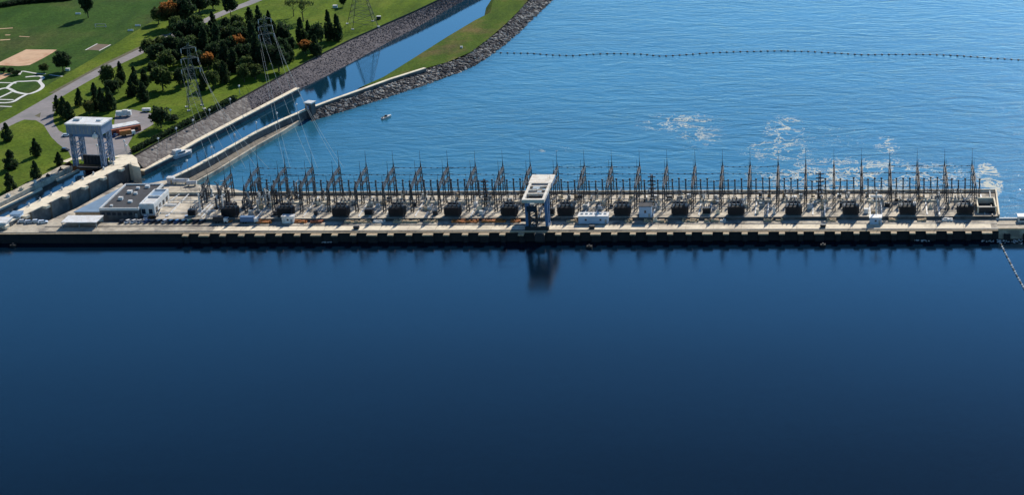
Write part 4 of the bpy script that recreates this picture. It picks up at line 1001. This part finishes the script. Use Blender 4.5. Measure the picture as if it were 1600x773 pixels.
hull(8.0, 2.0, .7).build('hull', 'offwhite', t); MB().box(-.4, 0, .8, 1.2, 1.2, .9).build('console', 'dark_steel', t); MB().box(-1.8, 0, .75, .5, 1.7, .3).build('bench', 'tan', t); MB().box(-3.6, 0, .3, .5, .5, 1.1).build('outboard', 'dark_steel', t)
# ------------------------------------------------------------------ booms
def boom(pxs, z, step, name, lab, grp, mats, wirelab, r):
    pts = resample([P(x, y, z) for x, y in pxs], 2.0); L_ = sum((pts[i+1]-pts[i]).length for i in range(len(pts)-1))
    n = int(L_/step); bs = even(pts, n); o_ = bs[0]
    w = MB()
    for i in range(n): w.bar(bs[i]-o_+Vector((0, 0, .05)), bs[i+1]-o_+Vector((0, 0, .05)), .12)
    wo_ = w.build('boom_cable', 'dark_steel'); wo_.location = o_; tag(wo_, wirelab, 'cable')
    pr = {}
    for i, p_ in enumerate(bs):
        m = mats[i % len(mats)]
        if m not in pr: ob = MB().sphere(0, 0, .1, r, 8, 5, .7).build(name, m); pr[m] = ob
        else: ob = pr[m].copy(); C.objects.link(ob)
        ob.location = p_; tag(ob, lab.format(nth(i+1)), 'buoy', grp)
boom([(772, 83), (800, 83.5), (830, 84), (860, 86.5), (895, 87.5), (930, 85), (960, 84), (1000, 85), (1035, 88.5), (1070, 86), (1110, 83), (1150, 81.5), (1220, 80), (1260, 81), (1300, 83), (1345, 86), (1400, 85.5), (1450, 85.5), (1500, 87.5), (1550, 91.5), (1600, 94.5), (1700, 99)], ZT, 4.35, 'boom_buoy', 'black buoy on the far boom, {} from the breakwater', 'buoys of the far boom', ['dark_steel'], 'thin cable carrying the buoys across the tailrace', .75)
boom([(1562, 376.5), (1566, 386), (1574, 402), (1587, 427), (1602, 454), (1625, 495)], 0, 2.6, 'boom_float', 'float on the near boom, {} from the spillway deck', 'floats of the near boom', ['white_paint', 'white_paint', 'dark_steel'], 'thin cable of the near boom leaving the spillway deck', .55)
# floating debris by the dam
s = MB()
for (a, b_, c_, d_, n_) in [(500, 518, 377.5, 379, 18), (1428, 1452, 375, 377.5, 16), (1530, 1600, 374.5, 378, 46), (1560, 1600, 377, 382, 8)]:
    for _ in range(n_):
        p_ = P(random.uniform(a, b_), random.uniform(c_, d_), 0); r_ = random.uniform(.2, .6); s.sphere(p_.x, p_.y, .05, r_, 6, 4, .5)
tag(s.build('floating_debris', 'offwhite'), 'pale scraps of debris floating against the dam face', 'debris', kind='stuff')
# ------------------------------------------------------------------ transmission towers
def pylon(name, base, h, w, label, rz, arms, m='light_steel', top=None):
    t = thing(name, label, 'pylon', base, rz, 'transmission towers of the park')
    for sx in (-1, 1):
        for sy in (-1, 1): MB().bar((sx*w/2, sy*w/2, 0), (sx*.9, sy*.9, h*.72), .26, .18).build('leg', m, t); 
    MB().lattice((0, 0, h*.72), (0, 0, h), 1.8, .9, 6, .18).build('tower_head', m, t)
    s = MB(); n = 7
    for k in range(n):
        f0 = k/n; f1 = (k+1)/n
        def c(f, sx, sy): q = w/2+(0.9-w/2)*f; return Vector((sx*q, sy*q, h*.72*f))
        cs = [(-1, -1), (1, -1), (1, 1), (-1, 1)]
        for i in range(4):
            a = cs[i]; b_ = cs[(i+1) % 4]
            s.bar(c(f0, *a), c(f1, *b_), .12); s.bar(c(f0, *b_), c(f1, *a), .12); s.bar(c(f1, *a), c(f1, *b_), .12)
    s.build('bracing', m, t)
    tips_ = []
    for (hz, al) in arms:
        s = MB(); s.bar((-al, 0, hz), (al, 0, hz), .35); s.bar((-al, 0, hz), (0, 0, hz+1.6), .25); s.bar((al, 0, hz), (0, 0, hz+1.6), .25); s.build('cross_arm', m, t)
        for sx in (-1, 1):
            MB().bar((sx*al, 0, hz-2.3), (sx*al, 0, hz), .5, .5, 6).build('insulator_string', 'pale_porcelain', t)
            tips_.append(Matrix.Rotation(rz, 3, 'Z')@Vector((sx*al, 0, hz-2.4))+Vector(base))
    for sx in (-1, 1):
        for sy in (-1, 1): MB().box(sx*w/2, sy*w/2, -.2, 1.6, 1.6, .7).build('footing', 'path', t)
    return t, tips_
pa = (P(294, 172, ZL)+P(317, 166, ZL))/2
wA = 8.5
tA, wa_ = pylon('transmission_tower', pa, 38, wA, 'tall grey lattice transmission tower on the lawn above the paved bank', R(25), [(23, 5), (29, 4.6), (35, 4)], 'pylon_steel')
pb_ = P(421, 101, ZL)
tB, wb_ = pylon('transmission_tower', pb_, 31, 8.0, 'transmission tower half hidden in the evergreen grove', R(25), [(19, 4.6), (24, 4.2), (28.5, 3.8)], 'pylon_steel')
pc_ = P(567, 40, ZL)
tC, wc_ = pylon('transmission_tower', pc_, 42, 17, 'wide legged transmission tower cut off by the top of the view', R(25), [(30, 7), (36, 6)], 'steel')
pd_ = P(360, -80, ZL)
def wire(a, b, sag, label, w=.085):
    t = MB(); n = 24; a = Vector(a); b = Vector(b)
    pts = [a.lerp(b, k/n)-Vector((0, 0, sag*4*(k/n)*(1-k/n)))-a for k in range(n+1)]
    for k in range(n): t.bar(pts[k], pts[k+1], w)
    ob = t.build('power_line', 'wire'); ob.location = a; return tag(ob, label, 'power line', 'power lines from the park towers to the switchyard')
ends = [Vector((X(q, rows[0], ZU+HT), rows[0], ZU+HT-.5)) for q in (330, 348, 366, 384, 402, 420)]
for i, (a, e) in enumerate(zip(sorted(wa_, key=lambda v: v.x), ends)): wire(a, e, 5, f'pale power line, {nth(i+1)} from the left, from the lawn tower to the dam')
ends = [Vector((pxt[q], rows[0], ZU+HT-.5)) for q in (1, 1, 2, 2, 3, 3)]
for i, (a, e) in enumerate(zip(sorted(wb_, key=lambda v: v.x), ends)): wire(a, e+Vector(((i % 2)*2.5, 0, 0)), 6, f'pale power line, {nth(i+1)} from the left, from the grove tower to the dam')
# ------------------------------------------------------------------ trees
def tree_mesh(kind, seed):
    rnd = random.Random(seed); vs = []; fs = []; sh_ = []; up = []
    def leaf(p, s, shade):
        n = Vector((rnd.gauss(0, 1), rnd.gauss(0, 1), rnd.gauss(.3, 1))).normalized(); u = n.orthogonal().normalized(); v = n.cross(u); o = len(vs)
        for (a, b) in ((-1, -.7), (1, -.6), (.9, .8), (-.8, .7)): vs.append(p+u*a*s+v*b*s)
        fs.append((o, o+1, o+2, o+3)); sh_.append(shade); up.append(p.z)
    # unit tree: height 1, half width .5
    if kind == 'cone':
        N = 70
        for c in range(N):
            h = rnd.random()**1.15; prof = (1-h)**.62*(.7+.3*min(1, h*4)); a = rnd.uniform(0, 6.28); r = .46*prof*rnd.uniform(.3, 1.0)
            cc = Vector((math.cos(a)*r, math.sin(a)*r, .05+h*.93)); sh0 = rnd.random(); rad = .05+.09*prof
            for _ in range(30):
                q = Vector((rnd.gauss(0, 1), rnd.gauss(0, 1), rnd.gauss(0, 1.3))).normalized()*rad*rnd.uniform(.5, 1.05)
                leaf(cc+q, rnd.uniform(.024, .048), min(1, max(0, sh0*.6+rnd.random()*.4)))
    elif kind == 'umbrella':
        for c in range(14):
            a = rnd.uniform(0, 6.28); r = .5*rnd.random()**.5; cc = Vector((math.cos(a)*r, math.sin(a)*r, .78+.14*rnd.random()-.2*r))
            for _ in range(40):
                q = Vector((rnd.gauss(0, 1), rnd.gauss(0, 1), rnd.gauss(0, .7))).normalized()*.13*rnd.uniform(.4, 1.1)
                leaf(cc+q, rnd.uniform(.02, .035), rnd.random())
    else:
        N = 80
        for c in range(N):
            d = Vector((rnd.gauss(0, 1), rnd.gauss(0, 1), rnd.gauss(0, 1))).normalized(); rr = rnd.uniform(.15, 1)**.6
            cc = Vector((d.x*.40*rr, d.y*.40*rr, .56+d.z*.35*rr)); sh0 = rnd.random(); rad = rnd.uniform(.08, .15)
            for _ in range(30):
                q = Vector((rnd.gauss(0, 1), rnd.gauss(0, 1), rnd.gauss(0, 1))).normalized()*rad*rnd.uniform(.4, 1.1)
                leaf(cc+q, rnd.uniform(.024, .046), min(1, max(0, sh0*.6+rnd.random()*.4)))
    me = bpy.data.meshes.new('crown'); me.from_pydata([tuple(v) for v in vs], [], fs)
    a1 = me.attributes.new('shade', 'FLOAT', 'FACE'); a1.data.foreach_set('value', sh_)
    mx = max(up); mn = min(up); a2 = me.attributes.new('up', 'FLOAT', 'FACE'); a2.data.foreach_set('value', [(u-mn)/(mx-mn)+rnd.uniform(-.15, .15) for u in up])
    return me
def trunk_mesh(kind):
    s = MB(); top = .8 if kind != 'umbrella' else .85
    s.bar((0, 0, -.01), (.01, .005, .25), .07, .045, 7); s.bar((.01, .005, .25), (0, 0, top), .045, .012, 7)
    for (a, h) in ((0.3, .3), (2.2, .36), (4.1, .42), (5.2, .5), (1.3, .55)):
        s.bar((.005, 0, h), (math.cos(a)*.26, math.sin(a)*.26, h+.2), .025, .008, 5)
    o = s.build('trunk', 'bark'); me = o.data; bpy.data.objects.remove(o); return me
VAR = {}
matk = {'cone': 'leaf_dark', 'round': 'leaf_round', 'dark': 'leaf_dark', 'olive': 'leaf_olive', 'orange': 'leaf_orange', 'umbrella': 'leaf_round'}
def crown(kind, i):
    key = (kind, i)
    if key not in VAR:
        geo = kind if kind in ('cone', 'umbrella') else 'round'
        me = tree_mesh(geo, hash(geo) % 1 + i*31+{'cone': 1, 'round': 2, 'dark': 3, 'olive': 4, 'orange': 5, 'umbrella': 6}[kind]*101); me.materials.append(M[matk[kind]]); VAR[key] = me
    return VAR[key]
TRK = {k: trunk_mesh(k) for k in ('cone', 'umbrella')}
desc = {'cone': ('dark conical evergreen', 'conical_tree'), 'round': ('rounded broadleaf tree', 'round_tree'), 'dark': ('dense dark leafy tree', 'leafy_tree'), 'olive': ('olive yellow small tree', 'olive_tree'), 'orange': ('tree with orange tinted crown', 'autumn_tree'), 'umbrella': ('flat topped open tree with bare trunk', 'umbrella_tree')}
zones = {
 'on the lawn beside the lock': [(12, 220, 26, 18, 'cone'), (18, 264, 28, 24, 'cone'), (57, 244, 26, 17, 'cone'), (57, 281, 28, 17, 'cone'), (16, 298, 27, 21, 'cone'), (93, 258, 19, 14, 'cone')],
 'in the group left of the lot': [(91, 177, 26, 14, 'cone'), (101, 183, 30, 18, 'cone'), (109, 187, 26, 18, 'cone'), (125, 165, 25, 14, 'cone'), (140, 178, 22, 16, 'olive'), (151, 171, 38, 19, 'cone'), (161, 174, 34, 18, 'cone'), (173, 172, 33, 19, 'cone'), (176, 152, 28, 22, 'dark'), (170, 136, 34, 22, 'round'), (190, 131, 32, 16, 'cone'), (185, 143, 22, 14, 'round')],
 'in the row above the lot': [(213, 147, 40, 18, 'cone'), (206, 151, 26, 15, 'cone'), (227, 136, 26, 17, 'cone'), (225, 158, 27, 20, 'cone'), (255, 141, 36, 34, 'round'), (283, 137, 30, 20, 'dark'), (252, 200, 34, 30, 'dark'), (241, 121, 24, 18, 'dark'), (317, 141, 26, 16, 'cone'), (334, 139, 30, 20, 'round'), (351, 130, 32, 20, 'cone'), (382, 129, 28, 21, 'round'), (270, 190, 10, 20, 'dark'), (298, 128, 26, 20, 'dark')],  # the low wide dark entry stands in for a lump of shadow
 'beside the road at the top': [(265, 43, 42, 32, 'orange'), (290, 40, 44, 34, 'dark'), (248, 37, 26, 22, 'round'), (312, 22, 34, 34, 'dark'), (333, 14, 26, 26, 'dark'), (361, 27, 36, 20, 'dark'), (280, 22, 30, 30, 'dark')],
 'in the dense middle of the grove': [(334, 47, 27, 14, 'cone'), (355, 54, 26, 17, 'dark'), (285, 71, 38, 28, 'dark'), (302, 72, 40, 28, 'cone'), (321, 88, 44, 24, 'cone'), (341, 87, 46, 24, 'cone'), (375, 90, 36, 26, 'orange'), (326, 112, 32, 22, 'orange'), (235, 92, 30, 26, 'round'), (247, 101, 32, 28, 'dark'), (262, 112, 32, 28, 'round'), (376, 62, 28, 26, 'round'), (386, 120, 32, 26, 'round'), (270, 90, 34, 28, 'dark'), (295, 98, 38, 26, 'dark'), (312, 112, 32, 24, 'dark'), (352, 108, 40, 26, 'cone'), (362, 92, 34, 24, 'dark'), (378, 102, 32, 24, 'dark'), (358, 74, 34, 24, 'round')],
 'filling the back of the grove': [(277, 60, 32, 26, 'round'), (296, 60, 30, 24, 'dark'), (309, 52, 28, 22, 'round'), (318, 70, 34, 24, 'dark'), (331, 66, 30, 22, 'cone'), (346, 72, 32, 24, 'dark'), (366, 76, 32, 26, 'dark'), (254, 84, 26, 24, 'round'), (283, 82, 30, 24, 'cone'), (303, 88, 32, 26, 'round'), (336, 100, 34, 24, 'dark'), (366, 112, 34, 24, 'cone'), (384, 78, 34, 24, 'dark'), (396, 66, 30, 22, 'cone'), (410, 62, 30, 20, 'dark'), (431, 74, 32, 20, 'cone'), (389, 104, 34, 24, 'dark'), (372, 50, 26, 22, 'round'), (272, 104, 28, 24, 'dark'), (345, 120, 26, 20, 'round'), (455, 84, 26, 18, 'dark'), (452, 96, 26, 20, 'cone')],
 'on the channel side of the grove': [(391, 38, 24, 18, 'cone'), (405, 42, 30, 15, 'cone'), (421, 44, 25, 13, 'cone'), (429, 57, 22, 13, 'cone'), (445, 74, 38, 23, 'dark'), (472, 69, 38, 19, 'cone'), (483, 61, 27, 13, 'cone'), (497, 74, 38, 21, 'dark'), (494, 87, 30, 20, 'cone'), (478, 85, 24, 20, 'orange'), (515, 63, 43, 16, 'cone'), (528, 64, 38, 18, 'cone'), (442, 97, 38, 24, 'dark'), (436, 112, 40, 32, 'dark'), (404, 107, 50, 28, 'cone'), (417, 111, 44, 28, 'dark'), (396, 88, 50, 26, 'cone'), (425, 88, 44, 24, 'cone'), (412, 78, 40, 24, 'cone'), (399, 124, 24, 22, 'round')],
 'standing on the open grass': [(99, 112, 32, 25, 'dark'), (69, 113, 13, 15, 'round'), (138, 28, 44, 20, 'dark'), (474, 34, 32, 26, 'umbrella'), (459, 26, 26, 18, 'umbrella'), (536, 11, 18, 11, 'dark'), (5, 114, 9, 12, 'dark'), (17, 115, 9, 11, 'dark'), (26, 117, 7, 14, 'dark')],
}
rnd = random.Random(3)
for zone, lst in zones.items():
    cnt = {}
    for (px_, py_, h_, w_, kind) in sorted(lst, key=lambda a: a[0]):
        cnt[kind] = cnt.get(kind, 0)+1
    seen = {}
    for (px_, py_, h_, w_, kind) in sorted(lst, key=lambda a: a[0]):
        seen[kind] = seen.get(kind, 0)+1
        d_, nm = desc[kind]
        lab = f'{d_}, {nth(seen[kind])} from the left {zone}' if cnt[kind] > 1 else f'{d_} {zone}'
        base = P(px_, py_, ZL); s_ = mpp(px_, py_, ZL); hh = h_*s_/.95*1.04; ww = w_*s_*1.22
        t = thing(nm, lab, 'tree', base, 0, 'trees of the park')
        a = rnd.uniform(0, 6.28)
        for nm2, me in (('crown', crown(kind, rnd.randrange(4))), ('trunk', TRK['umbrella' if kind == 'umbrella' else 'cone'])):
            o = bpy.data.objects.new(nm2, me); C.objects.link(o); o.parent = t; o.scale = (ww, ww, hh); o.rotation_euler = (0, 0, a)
# hedge along the top of the paved bank
hv = MB(); sh_ = []
pts = even([P(x, y, ZL) for x, y in [(209, 238), (260, 211), (310, 185), (366, 156)]], 200); rnd = random.Random(9)
vs = []; fs = []
for p_ in pts:
    for _ in range(26):
        q = p_+Vector((rnd.uniform(-1.5, 1.5), rnd.uniform(-1.5, 1.5), rnd.uniform(0, 2.4))); n_ = Vector((rnd.gauss(0, 1), rnd.gauss(0, 1), rnd.gauss(0, 1))).normalized(); u = n_.orthogonal().normalized()*.4; v = n_.cross(u).normalized()*.35; o = len(vs)
        vs += [tuple(q+u+v), tuple(q+u-v), tuple(q-u-v), tuple(q-u+v)]; fs.append((o, o+1, o+2, o+3)); sh_.append(rnd.random()*.5)
me = bpy.data.meshes.new('hedge'); me.from_pydata(vs, [], fs); a1 = me.attributes.new('shade', 'FLOAT', 'FACE'); a1.data.foreach_set('value', sh_); me.materials.append(M['leaf_dark'])
o = bpy.data.objects.new('hedge', me); C.objects.link(o); tag(o, 'long clipped dark hedge along the top of the paved channel bank', 'hedge')
# hedge row far top left
vs = []; fs = []; sh_ = []
pts = even([P(x, y, ZL) for x, y in [(-60, 21), (0, 11), (40, 5), (110, 0)]], 160)
for p_ in pts:
    for _ in range(30):
        q = p_+Vector((rnd.uniform(-2, 2), rnd.uniform(-3, 3), rnd.uniform(0, 2.6))); n_ = Vector((rnd.gauss(0, 1), rnd.gauss(0, 1), rnd.gauss(0, 1))).normalized(); u = n_.orthogonal().normalized()*.55; v = n_.cross(u).normalized()*.5; o = len(vs)
        vs += [tuple(q+u+v), tuple(q+u-v), tuple(q-u-v), tuple(q-u+v)]; fs.append((o, o+1, o+2, o+3)); sh_.append(rnd.random()*.5)
me = bpy.data.meshes.new('hedge'); me.from_pydata(vs, [], fs); a1 = me.attributes.new('shade', 'FLOAT', 'FACE'); a1.data.foreach_set('value', sh_); me.materials.append(M['leaf_dark'])
o = bpy.data.objects.new('hedge', me); C.objects.link(o); tag(o, 'far dark hedge along the drive at the top left corner', 'hedge')
# field furniture
t = thing('soccer_goal', 'white soccer goal frame on the playing field', 'goal', P(157, 43.5, ZL)); s = MB()
for sx in (-1, 1): s.bar((sx*3.4, 0, 0), (sx*3.4, 0, 2.4), .28); s.bar((sx*3.4, 0, 2.4), (sx*3.4, 2, 0), .2)
s.bar((-3.4, 0, 2.4), (3.4, 0, 2.4), .28); s.build('frame', 'light_steel', t); MB().bar((-3.4, 2, .1), (3.4, 2, .1), .2).build('ground_bar', 'light_steel', t)
for i, (x_, y_) in enumerate([(204, 49.5), (215.5, 42), (122, 23.5)]):
    t = thing('bench', ['white bench at the edge of the field, nearer the road', 'white bench at the edge of the field beside the tall trees', 'white bench beside the lone dark tree'][i], 'bench', P(x_, y_, ZL), R(5), 'white benches round the field')
    MB().box(0, 0, .45, 3.6, .9, .2).build('seat', 'white_paint', t); MB().box(0, .5, .65, 3.6, .2, .7).build('backrest', 'white_paint', t)
    for sx in (-1.4, 1.4): MB().box(sx, 0, 0, .2, .7, .45).build('leg', 'light_steel', t)
for i, (x_, y_, w_, h_) in enumerate([(592, 30.5, 2.6, 2.0), (524, 12.5, 3.0, 1.6), (721, 75.5, 1.4, 1.0), (106, 110.5, 2.4, 1.2)]):
    t = thing('utility_box', ['dark utility box with pale lid beside the wide legged tower', 'pale utility box on the grass at the top', 'small white marker box on the peninsula grass', 'pale utility box beside the lone round tree'][i], 'utility box', P(x_, y_, ZL if i != 2 else ZP))
    MB().box(0, 0, 0, w_, w_*.7, h_).build('cabinet', ['dark_steel', 'offwhite', 'white_paint', 'offwhite'][i], t); MB().box(0, 0, h_, w_+.2, w_*.7+.2, .25).build('lid', 'path', t)
